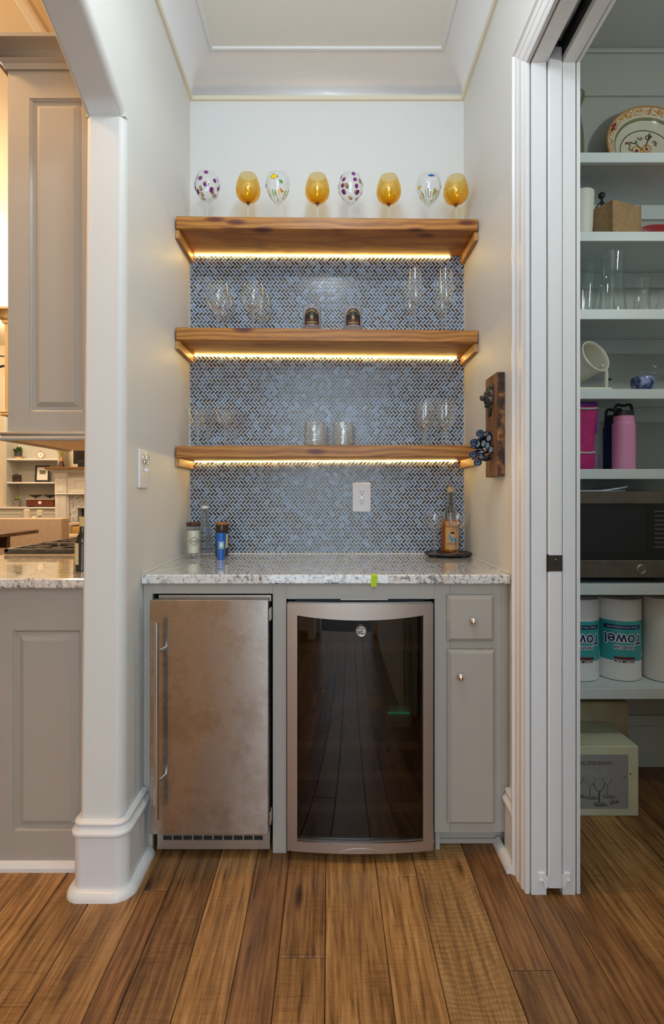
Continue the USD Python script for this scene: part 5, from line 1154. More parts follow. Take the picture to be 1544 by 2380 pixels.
obj('cup', lathe([(0, 0), (.026, 0), (.034, .006), (.0425, .028), (.0405, .047), (.037, .0535), (.034, .0520), (.037, .043), (.037, .026), (.028, .008), (0, .006)], 44), 'blue_swirl', t, smooth=50)
# fifth shelf: lunch bag, two insulated bottles
mottled('bag_pink', S(160, 18, 92), S(186, 30, 110), 40, .7, bumpy=.15); paint('bag_purple', S(104, 40, 120), .6); paint('zip_grey', S(178, 172, 168), .5)
d = 2.12
t = thing('lunch_bag', 'magenta zippered lunch bag with purple trim at the door jamb', 'bag', pp(1350, d, 4))
sec = []
for z, hw_, hd in ((.0004, .036, .05), (.03, .040, .055), (.075, .037, .052), (.12, .039, .053), (.17, .043, .055), (.215, .047, .057), (.238, .048, .057)):
    sec.append(np.array([(hw_ * math.copysign(abs(math.cos(a)) ** .5, math.cos(a)), hd * math.copysign(abs(math.sin(a)) ** .5, math.sin(a)), z + .0015 * math.sin(5 * a)) for a in np.arange(0, 2 * pi, pi / 14)]))
obj('body', skin(sec), 'bag_pink', t, smooth=60)
top = sec[-1].copy(); top2 = top * np.array([.96, .96, 1]) + np.array([0, 0, .012])
obj('lid', skin([top + np.array([0, 0, .0005]), top * np.array([1.02, 1.02, 1]) + np.array([0, 0, .008]), top2 + np.array([0, 0, .004])]), 'bag_purple', t, smooth=50)
obj('zipper', [tube(np.vstack([sec[-1], sec[-1][:1]]) * np.array([1.03, 1.03, 1]) + np.array([0, 0, -.010]), .004, 6), tube(np.vstack([sec[2], sec[2][:1]]) * np.array([1.05, 1.03, 1]) + np.array([0, 0, -.012]), .004, 6)], 'zip_grey', t)
obj('trim', tube([(.044, -.040, .225), (.040, -.045, .18), (.038, -.046, .14)], .005, 8), 'bag_purple', t)
obj('zip_pull', bx(.040, .048, -.058, -.055, .012, .056, .001), 'bag_purple', t)
paint('bottle_pink', S(214, 140, 176), .38, .1, 900); paint('bottle_navy', S(14, 34, 78), .38, .1, 900)
def flask(px, d, m, lab, h):
    t = thing('insulated_bottle', lab, 'bottle', pp(px, d, 4)); r = .041; s = h / .25
    obj('body', lathe([(0, 0), (r - .002, 0), (r, .002), (r, .0118), (r - .0006, .0124), (r, .013), (r, .172 * s), (r - .0012, .178 * s), (r - .0045, .182 * s), (r - .0045, .204 * s), (r - .006, .2055 * s), (0, .2055 * s)], 44), m, t, smooth=30)
    c = obj('cap', lathe([(0, .2058 * s), (r - .0052, .2058 * s), (r - .0052, .2225 * s), (r - .008, .2245 * s), (0, .2245 * s)], 40), 'black_plastic', t)
    obj('carry_loop', tube(spline([(-.030, 0, .221 * s), (-.031, 0, .240 * s), (-.024, 0, .2495 * s), (-.008, 0, .2475 * s), (.008, 0, .2485 * s), (.024, 0, .2500 * s), (.031, 0, .240 * s), (.030, 0, .221 * s)], 30), .0055, 10), 'black_plastic', c)
flask(1450, 2.11, 'bottle_pink', 'pink insulated bottle with a black loop lid in front of the navy one', .249)
flask(1428, 2.225, 'bottle_navy', 'navy insulated bottle with a black loop lid behind the pink one', .249)
# microwave
t = thing('microwave_oven', 'stainless microwave with a black glass door on the pantry shelf', 'microwave', (0, 0, ZP[5]))
z0 = PZ(1343, DP) - ZP[5]; z1 = PZ(1142, DP) - ZP[5]; mx0, mx1 = .80, 1.385; fy = YP + .006
obj('housing', bx(mx0, mx1, fy + .022, -.06, z0, z1 - .002, .004), 'black_plastic', t)
za, zb2 = PZ(1303, DP) - ZP[5], PZ(1171, DP) - ZP[5]
obj('top_band', bx(mx0, mx1, fy, fy + .0215, zb2, z1, .002), 'dark_steel', t); obj('lower_band', bx(mx0, mx1, fy, fy + .0215, z0, za, .002), 'dark_steel', t)
paint('oven_glass', (.012, .012, .013), .05, coat=.5)
obj('door_glass', bx(mx0, mx1, fy + .002, fy + .0215, za + .0003, zb2 - .0003), 'oven_glass', t)
obj('window_mesh', bx(mx0 + .05, 1.17, fy + .0012, fy + .0019, za + .03, zb2 - .02), 'black_plastic', t)
for k in range(9): obj('keypad_print', bx(1.205, 1.240, fy + .0014, fy + .0019, zb2 - .030 - k * .0165, zb2 - .0255 - k * .0165), 'dark_steel', t)
bdx = PX(1493, DP); bdz = PZ(1323, DP) - ZP[5]
b = obj('badge', mv(rot(lathe([(0, 0), (.0172, 0), (.0175, .003), (.0150, .0055), (.0135, .004), (0, .004)], 32), pi / 2, (1, 0, 0)), bdx, fy, bdz), 'handle_steel', t, label='round silver badge with a monogram')
obj('monogram', monogram(bdx, fy - .0042, bdz, .0135), 'monogram', b)
for x in (mx0 + .04, mx1 - .04):
    for y in (fy + .05, -.10): obj('foot', mv(trimesh.creation.cylinder(.014, z0 - .0002, sections=16), x, y, z0 / 2), 'black_plastic', t)
paint('cloth_blue', S(150, 166, 194), .8); paint('cloth_white', S(206, 210, 216), .8)
t = thing('folded_towel', 'thin folded pale blue towel lying on the microwave', 'towel', (0, 0, ZP[5] + z1 - .0015))
xs = np.linspace(.86, PX(1459, 2.06), 30)
def hz_(u): return .0028 + .004 * u ** 3 + .0125 * np.clip((u - .62) / .38, 0, 1) ** 1.2
up_, lo_ = [(x, hz_(u) + .0022) for x, u in zip(xs, np.linspace(0, 1, 30))], [(x, hz_(u) - .0022) for x, u in zip(xs, np.linspace(0, 1, 30))]
obj('cloth', prism(Polygon(up_ + lo_[::-1]).buffer(.0004), .16, 'xz', YP + .03), 'cloth_white', t, smooth=40)
lw = [(x, hz_(u) * .30 + .0015) for x, u in zip(xs, np.linspace(0, 1, 30))]; lw2 = [(x, max(.0003, hz_(u) * .30 - .0008)) for x, u in zip(xs[:-1], np.linspace(0, 1, 30)[:-1])]
obj('fold', prism(Polygon(lw[:-1] + lw2[::-1]).buffer(.0002), .16, 'xz', YP + .028), 'cloth_blue', t, smooth=40)
# paper towels
paint('paper_white', S(226, 224, 220), .75, .5, 130); paint('wrap_teal', S(58, 158, 158), .35); paint('wrap_navy', S(18, 40, 84), .35); paint('wrap_white', S(222, 224, 226), .35); paint('wrap_black', S(26, 24, 28), .35); paint('wrap_red', S(150, 36, 44), .35); paint('cardboard', S(128, 94, 66), .8)
def roll(px, d, lab, printed, r=.0815, H=.312):
    t = thing('paper_towel_roll', lab, 'paper towel', pp(px, d, 6)); f = lambda z: r
    obj('roll', lathe([(.022, .002), (.022, 0), (r - .006, 0), (r - .001, .003), (r, .008), (r, H - .006), (r - .002, H - .001), (r - .008, H), (.022, H), (.022, .002)], 60), 'paper_white', t, smooth=40)
    obj('core', lathe([(.0195, .003), (.0217, .003), (.0217, H - .004), (.0195, H - .004), (.0195, .003)], 28), 'cardboard', t)
    if not printed: return t
    zb0, zb1 = .078, .212 + .018
    bnd = obj('printed_band', lathe([(r + .0002, zb0), (r + .0009, zb0), (r + .0009, zb1), (r + .0002, zb1), (r + .0002, zb0)], 64), 'wrap_teal', t, smooth=40)
    a0 = -.24
    def P_(m, x, z, mt, off, nm): obj(nm, wrap(m, f, a0 - x / r, z, flip=True, off=off, size=.006), mt, bnd, smooth=False)
    wt = text('Towel', .036, .0002, True)
    import shapely
    # letters first as a pale outline, then the navy letters on it
    def outline(m, grow):
        tr_ = m.triangles; k = np.abs(tr_[:, :, 2]).max(1) < 1e-6
        return unary_union([Polygon(q[:, :2]).buffer(1e-5) for q in tr_[k] if Polygon(q[:, :2]).area > 1e-10]).buffer(grow)
    try:
        g = outline(wt, .0034); P_(flat(unary_union([g, affinity.translate(outline(text('PREMIUM', .0112, .0002, True), .0024), -.004, .0425 + 0)]), .0002), 0, .178, 'wrap_white', .0010, 'lettering_edge')
    except Exception as ex:
        print('outline', ex)
    P_(wt, 0, .178, 'wrap_navy', .0014, 'lettering'); P_(text('PREMIUM', .0112, .0002, True), .004 * -1, .178 - .0425, 'wrap_navy', .0014, 'lettering')
    P_(flat(sbox(-.072, -.0062, .066, .0062).buffer(.0015), .0002), .006, .207, 'wrap_navy', .0010, 'banner'); P_(text('Strong, Thick and Absorbent', .0062, .0002), .004, .2095, 'wrap_white', .0014, 'lettering')
    P_(flat(sbox(-.037, -.0105, .037, .0105), .0002), -.004, .083, 'wrap_black', .0012, 'logo_panel'); P_(flat(sbox(-.033, -.0085, .033, -.0045), .0002), -.004, .083, 'wrap_red', .0015, 'logo_panel'); P_(text('KIRKLAND', .0112, .0002, True), -.004, .0835, 'wrap_white', .0016, 'lettering')
    P_(flat(unary_union([sbox(-.011, -.010, -.001, -.001), sbox(.001, -.010, .011, -.001), sbox(-.011, .001, -.001, .010), sbox(.001, .001, .011, .010)]), .0002), -.094, .100, 'wrap_white', .0012, 'size_panel'); P_(flat(unary_union([sbox(-.011, -.010, -.001, -.001), sbox(.001, -.010, .011, -.001), sbox(-.011, .001, -.001, .010), sbox(.001, .001, .011, .010)]), .0002), .094 - .19 - .02, .100, 'wrap_white', .0012, 'size_panel')
    return t
t = roll(1437.5, 2.182, 'upside-down printed teal paper towel roll in the middle', True)
dup(t, (PX(1437.5, 2.182) - .1665, PY(2.18), ZP[6]), 6, 'upside-down printed teal paper towel roll half hidden by the door jamb')
roll(1548, 2.155, 'plain unwrapped white paper towel roll on the right', False, .083, .318)
# boxes on the pantry floor
mottled('carton_cream', S(192, 190, 160), S(206, 204, 174), 6, .8); mottled('carton_tan', S(176, 160, 124), S(192, 178, 142), 10, .85, bumpy=.3); paint('photo_grey', S(150, 148, 146), .5); paint('photo_dark', S(60, 58, 60), .5); paint('photo_mid', S(112, 110, 110), .5); paint('photo_light', S(178, 176, 176), .5); paint('ink', S(34, 36, 58), .6)
t = thing('wine_glass_carton', 'cream carton printed with a grey photo of wine glasses on the pantry floor', 'box', (0, 0, .0004))
d = 2.007; bx1 = PX(1485, d); fy = PY(d); zt_ = PZ(1735, d)
obj('carton', bx(.74, bx1, fy, fy + .212, 0, zt_, .002), 'carton_cream', t)
px0, px1, pz0, pz1 = .76, PX(1461, d), PZ(1880, d), PZ(1754, d)
pn = obj('photo_panel', bx(px0, px1, fy - .0005, fy + .001, pz0, pz1), 'photo_grey', t)
def onbox(g, m, nm, off): obj(nm, prism(g, .0003, 'xz', fy - off), m, pn, smooth=False)
obj('lettering', face_text(text('classic wine glasses', .0108, .0002, center=False), px1 - .032 - .172, fy - .0008, PZ(1775, d)), 'photo_dark', pn, smooth=False)
onbox(sbox(px0, PZ(1778, d), PX(1429, d), PZ(1777.3, d)), 'photo_dark', 'rule', .0009)
def glass_pic(cx, zf, h, m1):
    w_ = h * .20; outl = [(cx - w_, zf + h), (cx - w_ * 1.02, zf + h * .72), (cx - w_ * .62, zf + h * .50), (cx - w_ * .09, zf + h * .42), (cx - w_ * .07, zf + h * .06)]
    l1 = LineString(outl[1:]).buffer(h * .011); l2 = LineString([(2 * cx - a, b) for a, b in outl[1:]]).buffer(h * .011); thin = unary_union([LineString(outl[:2]).buffer(.0004), LineString([(2 * cx - a, b) for a, b in outl[:2]]).buffer(.0004), affinity.scale(Point(cx, zf + h).buffer(w_), 1, .16).boundary.buffer(.0004)])
    ft = affinity.scale(Point(cx, zf).buffer(h * .19), 1, .30)
    onbox(affinity.scale(Point(cx + .008, zf - .006).buffer(h * .26), 1, .22), 'photo_mid', 'printed_shadow', .0007)
    onbox(unary_union([l1, l2, ft.difference(ft.buffer(-h * .022))]), m1, 'printed_glass', .0010); onbox(thin, 'photo_light', 'printed_glass', .0009)
glass_pic(PX(1372, d), PZ(1852, d), .092, 'photo_mid'); glass_pic(PX(1412, d), PZ(1849, d), .092, 'photo_mid'); glass_pic(PX(1393, d), PZ(1868, d), .105, 'photo_dark'); glass_pic(PX(1345, d), PZ(1849, d), .092, 'photo_dark')
def hand(pts): return LineString(pts).buffer(.0007)
sx0_, sz0_ = PX(1419, d), PZ(1871, d); s = .0095
strokes = [[(0, 1.6), (.3, 0), (.7, 1.1), (1.1, .1), (1.5, 1.8)], [(1.9, 2.0), (1.8, .2), (1.85, .7), (2.2, 1.0), (2.4, .3)], [(2.8, 1.0), (2.8, .3)], [(3.25, 1.9), (3.2, .4), (3.4, .35)], [(2.95, 1.35), (3.7, 1.55)], [(3.75, .7), (4.2, .9), (4.0, 1.2), (3.75, .8), (3.9, .4), (4.4, .55)]]
onbox(unary_union([affinity.rotate(hand([(sx0_ + a * s * .78, sz0_ + b * s) for a, b in q]), 9, origin=(sx0_, sz0_)) for q in strokes]), 'ink', 'handwriting', .0011)
for x, z, r in ((1452, 1806, .0033), (1466, 1799, .0036)): obj('stain', mv(rot(trimesh.creation.cylinder(r, .0006, sections=14), pi / 2, (1, 0, 0)), PX(x, d), fy - .0003 - (.0006 if x < 1460 else 0), PZ(z, d)), 'cardboard', pn)
t = thing('cardboard_carton', 'plain tan cardboard carton standing behind the wine glass carton', 'box', (0, 0, .0004))
d2_ = 2.235
obj('carton', bx(.742, PX(1461, d2_), PY(d2_), -.045, 0, PZ(1632, d2_), .002), 'carton_tan', t)
obj('flap', prism([(.742, PZ(1632, d2_) - .004), (PX(1459, d2_), PZ(1632, d2_) - .004), (PX(1424, d2_), PZ(1676, d2_)), (.742, PZ(1668, d2_))], .003, 'xz', PY(d2_) - .0032), 'carton_tan', t)

# ============================================================ KITCHEN THROUGH THE ARCH
XW = XL - TW - .004
# ---- upper cabinet: panelled end, crown, light rail, maple underside
du = 1.73; yu = PY(du); yb_k = PY(2.155)
xu0, xu1 = PX(18.5, du), XW - .001
zu0, zu1 = PZ(1003, du), PZ(165, du)
t = thing('upper_cabinet', 'tall taupe upper cabinet with a raised end panel over the range counter', 'cabinet')
pxa, pxb = PX(68.5, du), PX(193, du); pza, pzb = PZ(957, du), PZ(228, du)
obj('end_frame', frame(xu0, xu1, zu0, zu1 + .06, pxa - xu0, xu1 - pxb, pza - zu0, zu1 + .06 - pzb, yu, yu + .018), 'cabinet_taupe', t, smooth=False)
obj('carcass', bx(xu0 + .001, xu1, yu + .0182, yb_k, zu0 + .012, zu1 + .058), 'cabinet_taupe', t)
def raised(x0, x1, z0, z1, y, parent, nm='raised_panel', g=.012, w=.017, dep=.006, m='cabinet_taupe'):
    """a raised field inside its moulded opening"""
    o = [(x0, z0), (x1, z0), (x1, z1), (x0, z1)]
    def rect_(k): return [(x0 + k, z0 + k), (x1 - k, z0 + k), (x1 - k, z1 - k), (x0 + k, z1 - k)]
    lv = [(0, y + .0005), (g * .35, y + .006), (g * .5, y + dep + .004), (g, y + dep + .004), (g + w, y + .001), (g + w + .0005, y + .0008)]
    v = []; 
    for k, yy in lv: v += [(a, yy, b) for a, b in rect_(k)]
    v += [(a, y + .0175, b) for a, b in rect_(0)]
    f = []; n = len(lv)
    for r in range(n - 1):
        for c in range(4):
            l = (c + 1) % 4; f += [(4 * r + c, 4 * r + 4 + c, 4 * r + 4 + l), (4 * r + c, 4 * r + 4 + l, 4 * r + l)]
    b = 4 * (n - 1); f += [(b, b + 1, b + 2), (b, b + 2, b + 3)]
    e = 4 * n; f += [(e, e + 2, e + 1), (e, e + 3, e + 2)] + sum([[(e + c, c, (c + 1) % 4), (e + c, (c + 1) % 4, e + (c + 1) % 4)] for c in range(4)], [])
    mm = trimesh.Trimesh(np.array(v, float), np.array(f), process=False); mm.fix_normals()
    return obj(nm, mm, m, parent, smooth=False)
raised(pxa + .0004, pxb - .0004, pza + .0004, pzb - .0004, yu, t, g=.016, w=.014)
crown = [(0, 0), (.010, 0), (.012, .006), (.016, .024), (.022, .030), (.026, .034)] + [(.030 + .042 * (1 - math.cos(a)), .040 + .052 * math.sin(a)) for a in np.linspace(0, pi / 2, 8)] + [(.078, .096), (.080, .112), (0, .112)]
crown_ = [(a * .78, b * .62) for a, b in crown]
cpath = [(xu1, yu), (xu0, yu), (xu0, yb_k)]
obj('crown_moulding', mv(sweep(crown_, cpath), 0, 0, zu1 - .0), 'cabinet_taupe', t, smooth=22)
rail = [(0, .0), (.020, .0), (.0225, .006), (.0195, .0125), (.014, .014)] + [(.013 + .005 * math.sin(a), .0215 - .0065 * math.cos(a)) for a in np.linspace(.2, pi - .2, 7)] + [(.0, .0295)]
obj('light_rail', mv(sweep(rail, cpath), 0, 0, zu0 - .0295), 'cabinet_taupe', t, smooth=35)
mottled('maple', S(236, 206, 160), S(242, 216, 172), 5, .45, stretch=(3, 20, 1))
und = obj('underside', bx(xu0 + .012, xu1 - .022, yu + .0186, yb_k - .001, zu0 - .026, zu0 + .0115), 'maple', t, label='pale maple underside')
obj('underside_edge', bx(xu1 - .021, xu1 - .001, yu + .0186, yb_k - .001, zu0 - .028, zu0 + .0115), 'maple', und)
obj('screw', mv(lathe([(0, 0), (.010, 0), (.012, .002), (.010, .004), (0, .004)], 20), xu1 - .035, -.30, zu0 - .0302), 'bronze', und)
# ---- base cabinet end, counter, range
dbk = 1.725; ybk = PY(dbk)
xk0 = -1.385
t = thing('kitchen_base_cabinet', 'taupe kitchen base cabinet with a raised end panel left of the white column', 'cabinet')
zc0 = CZ - CT - .0006
pa, pb = PX(30, dbk), PX(187, dbk); pz0_, pz1_ = PZ(1932, dbk), PZ(1465, dbk)
obj('end_frame', frame(xk0, XW - .001, .0, zc0, pa - xk0, XW - .001 - pb, pz0_, zc0 - pz1_, ybk, ybk + .018), 'cabinet_taupe', t, smooth=False)
raised(pa + .0004, pb - .0004, pz0_ + .0004, pz1_ - .0004, ybk, t, g=.014, w=.018)
obj('carcass', bx(xk0 + .001, XW - .001, ybk + .0182, PY(2.350), .0, zc0), 'cabinet_taupe', t)
obj('shoe_moulding', skin([np.array([(x, ybk - .0002, 0), (x, ybk - .019, 0), (x, ybk - .019, .012), (x, ybk - .010, .022), (x, ybk - .0002, .026)]) for x in (xk0, XW - .024)]), 'trim_white', t, smooth=False)
t = thing('kitchen_countertop', 'granite kitchen counter beside the range, seen through the arch', 'countertop')
dck = 1.69; yr = PY(2.352)
obj('slab', bx(-1.42, XW - .001, PY(dck), yr, CZ - CT, CZ, .004), 'granite_warm', t)
obj('slab', bx(-1.42, XW - .001, PY(3.10), 1.32, CZ - CT, CZ, .004), 'granite_warm', t)
t = thing('gas_range', 'black gas range top with heavy grates set in the kitchen counter', 'range', (0, 0, 0))
yg0, yg1 = PY(2.356), PY(3.095); xg0, xg1 = PX(9, 2.385), XW - .03
obj('body', bx(-1.40, XW - .002, yg0, yg1, .02, CZ - .006), 'dark_steel', t)
obj('trim_strip', bx(-1.40, XW - .002, yg0, yg0 + .012, CZ - .0055, CZ + .002, .001), 'satin_steel', t)
obj('pan', bx(-1.395, XW - .003, yg0 + .0125, yg1, CZ - .0055, CZ - .001), 'black_iron', t)
mottled('grate_iron', S(66, 62, 56), S(92, 86, 78), 30, .5, bumpy=.2)
def grate(ya, yb2):
    z0, z1 = .9215, .937; g = []
    g = [bx(xg0, xg1, ya, ya + .020, z0 - .010, z1, .003), bx(xg0, xg1, yb2 - .020, yb2, z0, z1, .003), bx(xg0, xg0 + .020, ya, yb2, z0, z1, .003), bx(xg1 - .02, xg1, ya, yb2, z0, z1, .003)]
    xm = (xg0 + xg1) / 2; ym = (ya + yb2) / 2
    g.append(bx(xm - .012, xm + .012, ya, yb2, z0, z1, .003))
    for cx in ((xg0 + xm) / 2, (xg1 + xm) / 2):
        for k in range(8):
            a = k * pi / 4 + pi / 8; g.append(tube([(cx + .045 * math.cos(a), ym + .045 * math.sin(a), z1 - .005), (cx + .145 * math.cos(a), ym + .115 * math.sin(a), z1 - .005)], .006, 6))
    for x in (xg0 + .01, xg1 - .01, xm):
        for y in (ya + .01, yb2 - .01): g.append(bx(x - .008, x + .008, y - .008, y + .008, CZ - .0008, z0))
    gr = obj('grate', g, 'grate_iron', t, smooth=30, label='cast iron grate')
    for cx in ((xg0 + xm) / 2, (xg1 + xm) / 2): obj('burner', mv(lathe([(0, 0), (.045, 0), (.045, .008), (.032, .010), (.032, .016), (0, .017)], 28), cx, ym, CZ - .0008), 'black_iron', t)
grate(PY(2.385), PY(2.70)); grate(PY(2.71), PY(3.06))
d = 1.87; paint('green_glass_dark', (.012, .016, .010), .06, coat=.6); paint('capsule_cream', S(224, 204, 130), .4); paint('label_pale', S(220, 206, 160), .6)
t = thing('wine_bottle', 'small dark wine bottle with a cream capsule standing behind the white column', 'bottle', (PX(192.5, d), PY(d), CZ + .0004)); r = .0245
obj('body', lathe([(0, 0), (r - .002, 0), (r, .003), (r, .098), (r - .004, .112), (.013, .126), (.0108, .136), (.0102, .150), (0, .150)], 36), 'green_glass_dark', t, smooth=50)
obj('capsule', lathe([(0, .1502), (.0108, .1502), (.0108, .170), (.0122, .171), (.0122, .181), (.010, .182), (0, .182)], 24), 'capsule_cream', t)
obj('label', wrap(flat(sbox(-.030, -.036, .030, .036), .0003), lambda z: r, -1.35, .058, size=.005), 'label_pale', t)

# ---- living room: far wall at 8.6 m with built-in shelves and a fireplace
DL = 8.6; sL = DL / F
def LX(px, d=DL): return PX(px, d)
def LZ(py, d=DL): return PZ(py, d)
yl = PY(DL)
paint('bookcase_grey', S(196, 192, 178), .45); paint('mantel_white', S(232, 226, 216), .4)
t = thing('built_in_bookcase', 'grey-green built-in bookcase beside the fireplace in the living room', 'bookcase')
lx0, lx1 = LX(7.5), LX(137)
st_ = LX(15) - LX(8)
obj('stile', bx(LX(8), LX(15), yl, yl + .34, LZ(1178), 3.0), 'bookcase_grey', t)
obj('back_panel', bx(lx0, lx1 + .001, yl + .34, yl + .36, 0, 3.0), 'bookcase_grey', t)
obj('side_panel', bx(lx1 - .02, lx1 + .001, yl + .002, yl + .34, LZ(1178), 3.0), 'bookcase_grey', t)
for z in (1065.5, 1120):
    obj('shelf', bx(LX(15) + .001, lx1 - .021, yl + .004, yl + .339, LZ(z) - .027, LZ(z), .002), 'mantel_white', t)
obj('base_top', bx(LX(-60), lx1 + .001, yl - .03, yl + .339, LZ(1178) - .03, LZ(1178) - .0005, .004), 'mantel_white', t)
obj('base', bx(LX(-60), lx1 + .001, yl, yl + .339, 0, LZ(1178) - .0305), 'bookcase_grey', t)
for a, b in ((-50, 52), (70, 133)):
    dd2 = obj('door', bx(LX(a), LX(b), yl - .018, yl - .0005, .16, LZ(1192), .003), 'bookcase_grey', t)
    raised(LX(a + 4), LX(b - 4), .22, LZ(1195), yl - .024, dd2, 'raised_panel', m='bookcase_grey')
obj('knob', mv(trimesh.creation.icosphere(2, .016), LX(70.5), yl - .036, LZ(1197)), 'bronze', dd2, smooth=True)
# decorations
def plant(loc, lab, h, r_, leafm, seed, n=46, spiky=False):
    rr = random.Random(seed); ms = []
    for k in range(n):
        a = rr.uniform(0, 2 * pi); e = rr.uniform(.25, 1.35); l = h * rr.uniform(.6, 1.05); w = l * (.10 if spiky else .28)
        d_ = np.array([math.cos(a) * math.cos(e), math.sin(a) * math.cos(e), math.sin(e)]); s_ = np.array([-math.sin(a), math.cos(a), 0]); u_ = np.cross(s_, d_)
        b0 = np.array([rr.uniform(-.3, .3) * r_, rr.uniform(-.3, .3) * r_, 0]); mid = b0 + d_ * l * .55 + u_ * .0; tip = b0 + d_ * l - np.array([0, 0, l * .18])
        v = np.array([b0, mid + s_ * w / 2, tip, mid - s_ * w / 2, mid - u_ * w * .15]); f = np.array([(0, 1, 4), (1, 2, 4), (2, 3, 4), (3, 0, 4), (1, 0, 3), (2, 1, 3)])
        ms.append(trimesh.Trimesh(v, f, process=False))
    return join(ms)
paint('leaf_green', S(74, 112, 40), .5); paint('leaf_lime', S(140, 176, 58), .5); paint('leaf_red', S(150, 66, 62), .5); paint('dry_grass', S(186, 178, 104), .7)
paint('pot_slate', S(68, 66, 70), .5); paint('pot_wood', S(196, 156, 104), .6); mottled('pot_stone', S(110, 108, 104), S(160, 156, 150), 60, .8, bumpy=.4); paint('terracotta', S(176, 122, 84), .8)
yd_ = yl + .12
t = thing('potted_plant', 'bushy green plant in a slate and wood pot on the top bookcase shelf', 'plant', (LX(42.5, 8.72), yd_, LZ(1065.5) + .0005))
r = .055
obj('pot', lathe([(0, .034), (r, .034), (r + .002, .12), (r - .006, .122), (r - .008, .10), (0, .10)], 28), 'pot_slate', t); obj('pot_base', lathe([(0, 0), (r - .001, 0), (r, .0335), (0, .0335)], 28), 'pot_wood', t)
obj('foliage', mv(plant(None, '', .13, .05, None, 3, 60), 0, 0, .10), 'leaf_green', t, smooth=False, kind='stuff')
t = thing('alarm_clock', 'round copper alarm clock on the top bookcase shelf', 'clock', (LX(95, 8.72), yd_, LZ(1065.5) + .0005), 18)
paint('copper', S(196, 122, 84), .25, metallic=.9); paint('clock_face', S(236, 228, 214), .5)
obj('case', mv(rot(lathe([(0, -.03), (.048, -.03), (.054, -.02), (.056, .024), (.053, .030), (.049, .026), (0, .026)], 36), pi / 2, (1, 0, 0)), 0, 0, .062), 'copper', t, smooth=40)
obj('dial', mv(rot(lathe([(0, .0262), (.0488, .0262), (.0488, .0270), (0, .0275)], 32), pi / 2, (1, 0, 0)), 0, 0, .062), 'clock_face', t)
for a, l in ((.5, .024), (2.3, .036)): obj('hand', mv(rot(bx(-.002, .002, -.0292, -.0280, 0, l), a, (0, 1, 0)), 0, 0, .062), 'print_black', t)
obj('foot', mv(trimesh.creation.icosphere(1, .008), -.03, 0, .008), 'copper', t); obj('foot', mv(trimesh.creation.icosphere(1, .008), .03, 0, .008), 'copper', t)
obj('handle', mv(tube([(.014 * math.cos(a), 0, .014 * math.sin(a)) for a in np.linspace(0, pi, 10)], .003, 6), 0, 0, .117), 'copper', t)
zsh = LZ(1120) + .0005
def pframe(name, x, y, z, w, h, lab, bw=.03, picture=True, rz=12, lean=-7):
    t = thing(name, lab, 'picture frame', (x, y, z), rz, rx=0)
    m = rot(frame(-w / 2, w / 2, 0, h, bw, bw, bw, bw, -.012, .010), math.radians(lean), (1, 0, 0)); obj('frame', m, 'black_plastic', t, smooth=False)
    obj('mat_board', rot(bx(-w / 2 + bw, w / 2 - bw, .002, .006, bw, h - bw), math.radians(lean), (1, 0, 0)), 'clock_face', t)
    if picture: obj('picture', rot(bx(-.045, .045, .0010, .0018, h * .47, h * .70), math.radians(lean), (1, 0, 0)), 'print_olive', t)
    return t
mottled('print_olive', S(70, 74, 44), S(150, 146, 110), 60, .6)
pframe('picture_frame', LX(98, 8.76), yl + .16, zsh + .004, .215, .262, 'black frame with a wide cream mat and tiny print on the middle shelf', .025, rz=10)
t = thing('carved_box', 'small dark carved box with a scalloped top on the middle bookcase shelf', 'box', (LX(39.5, 8.72), yd_, zsh))
obj('box', prism(unary_union([sbox(-.058, .0, .058, .112), affinity.scale(Point(0, .112).buffer(.03), 1, .4)]), .05, 'xz', -.025), 'dark_wood', t, smooth=False)
for k in range(5): obj('carving', mv(rot(lathe([(.006, 0), (.012, 0), (.012, .004), (.006, .004), (.006, 0)], 14), pi / 2, (1, 0, 0)), -.032 + .016 * k, -.0255, .062 + .012 * math.cos(k * 1.6)), 'black_iron', t)
zb_ = LZ(1178) + .0005
t = thing('succulent_pot', 'lime and red succulent in a grey stone pot on the bookcase base', 'plant', (LX(38, 8.68), yl + .10, zb_)); r = .052
obj('pot', lathe([(0, .022), (r * .78, .022), (r, .05), (r * 1.02, .105), (r * .9, .108), (r * .88, .09), (0, .09)], 28), 'pot_stone', t); obj('pot_base', lathe([(0, 0), (r * .72, 0), (r * .77, .0215), (0, .0215)], 28), 'terracotta', t)
obj('foliage', mv(plant(None, '', .085, .06, None, 7, 40), .0, 0, .095), 'leaf_lime', t, smooth=False, kind='stuff'); obj('red_foliage', mv(plant(None, '', .055, .03, None, 8, 18), .015, -.03, .09), 'leaf_red', t, smooth=False, kind='stuff')
t = thing('balance_scale', 'antique wooden balance scale with two black pans on the bookcase base', 'scale', (LX(96, 8.68), yl + .11, zb_), 6)
mottled('rosewood', S(94, 44, 34), S(128, 66, 50), 16, .4, stretch=(2, 10, 10)); paint('marble', S(220, 208, 190), .3)
obj('cabinet', bx(-.205, .205, -.09, .09, .012, .112, .004), 'rosewood', t); obj('marble_top', bx(-.215, .215, -.098, .098, .1122, .124, .003), 'marble', t)
for x in (-.18, .18): obj('foot', bx(x - .02, x + .02, -.08, .08, 0, .0118), 'dark_wood', t)
obj('dial', mv(rot(lathe([(0, 0), (.026, 0), (.026, .006), (.020, .010), (0, .010)], 24), pi / 2, (1, 0, 0)), .0, -.0902, .064), 'clock_face', t)
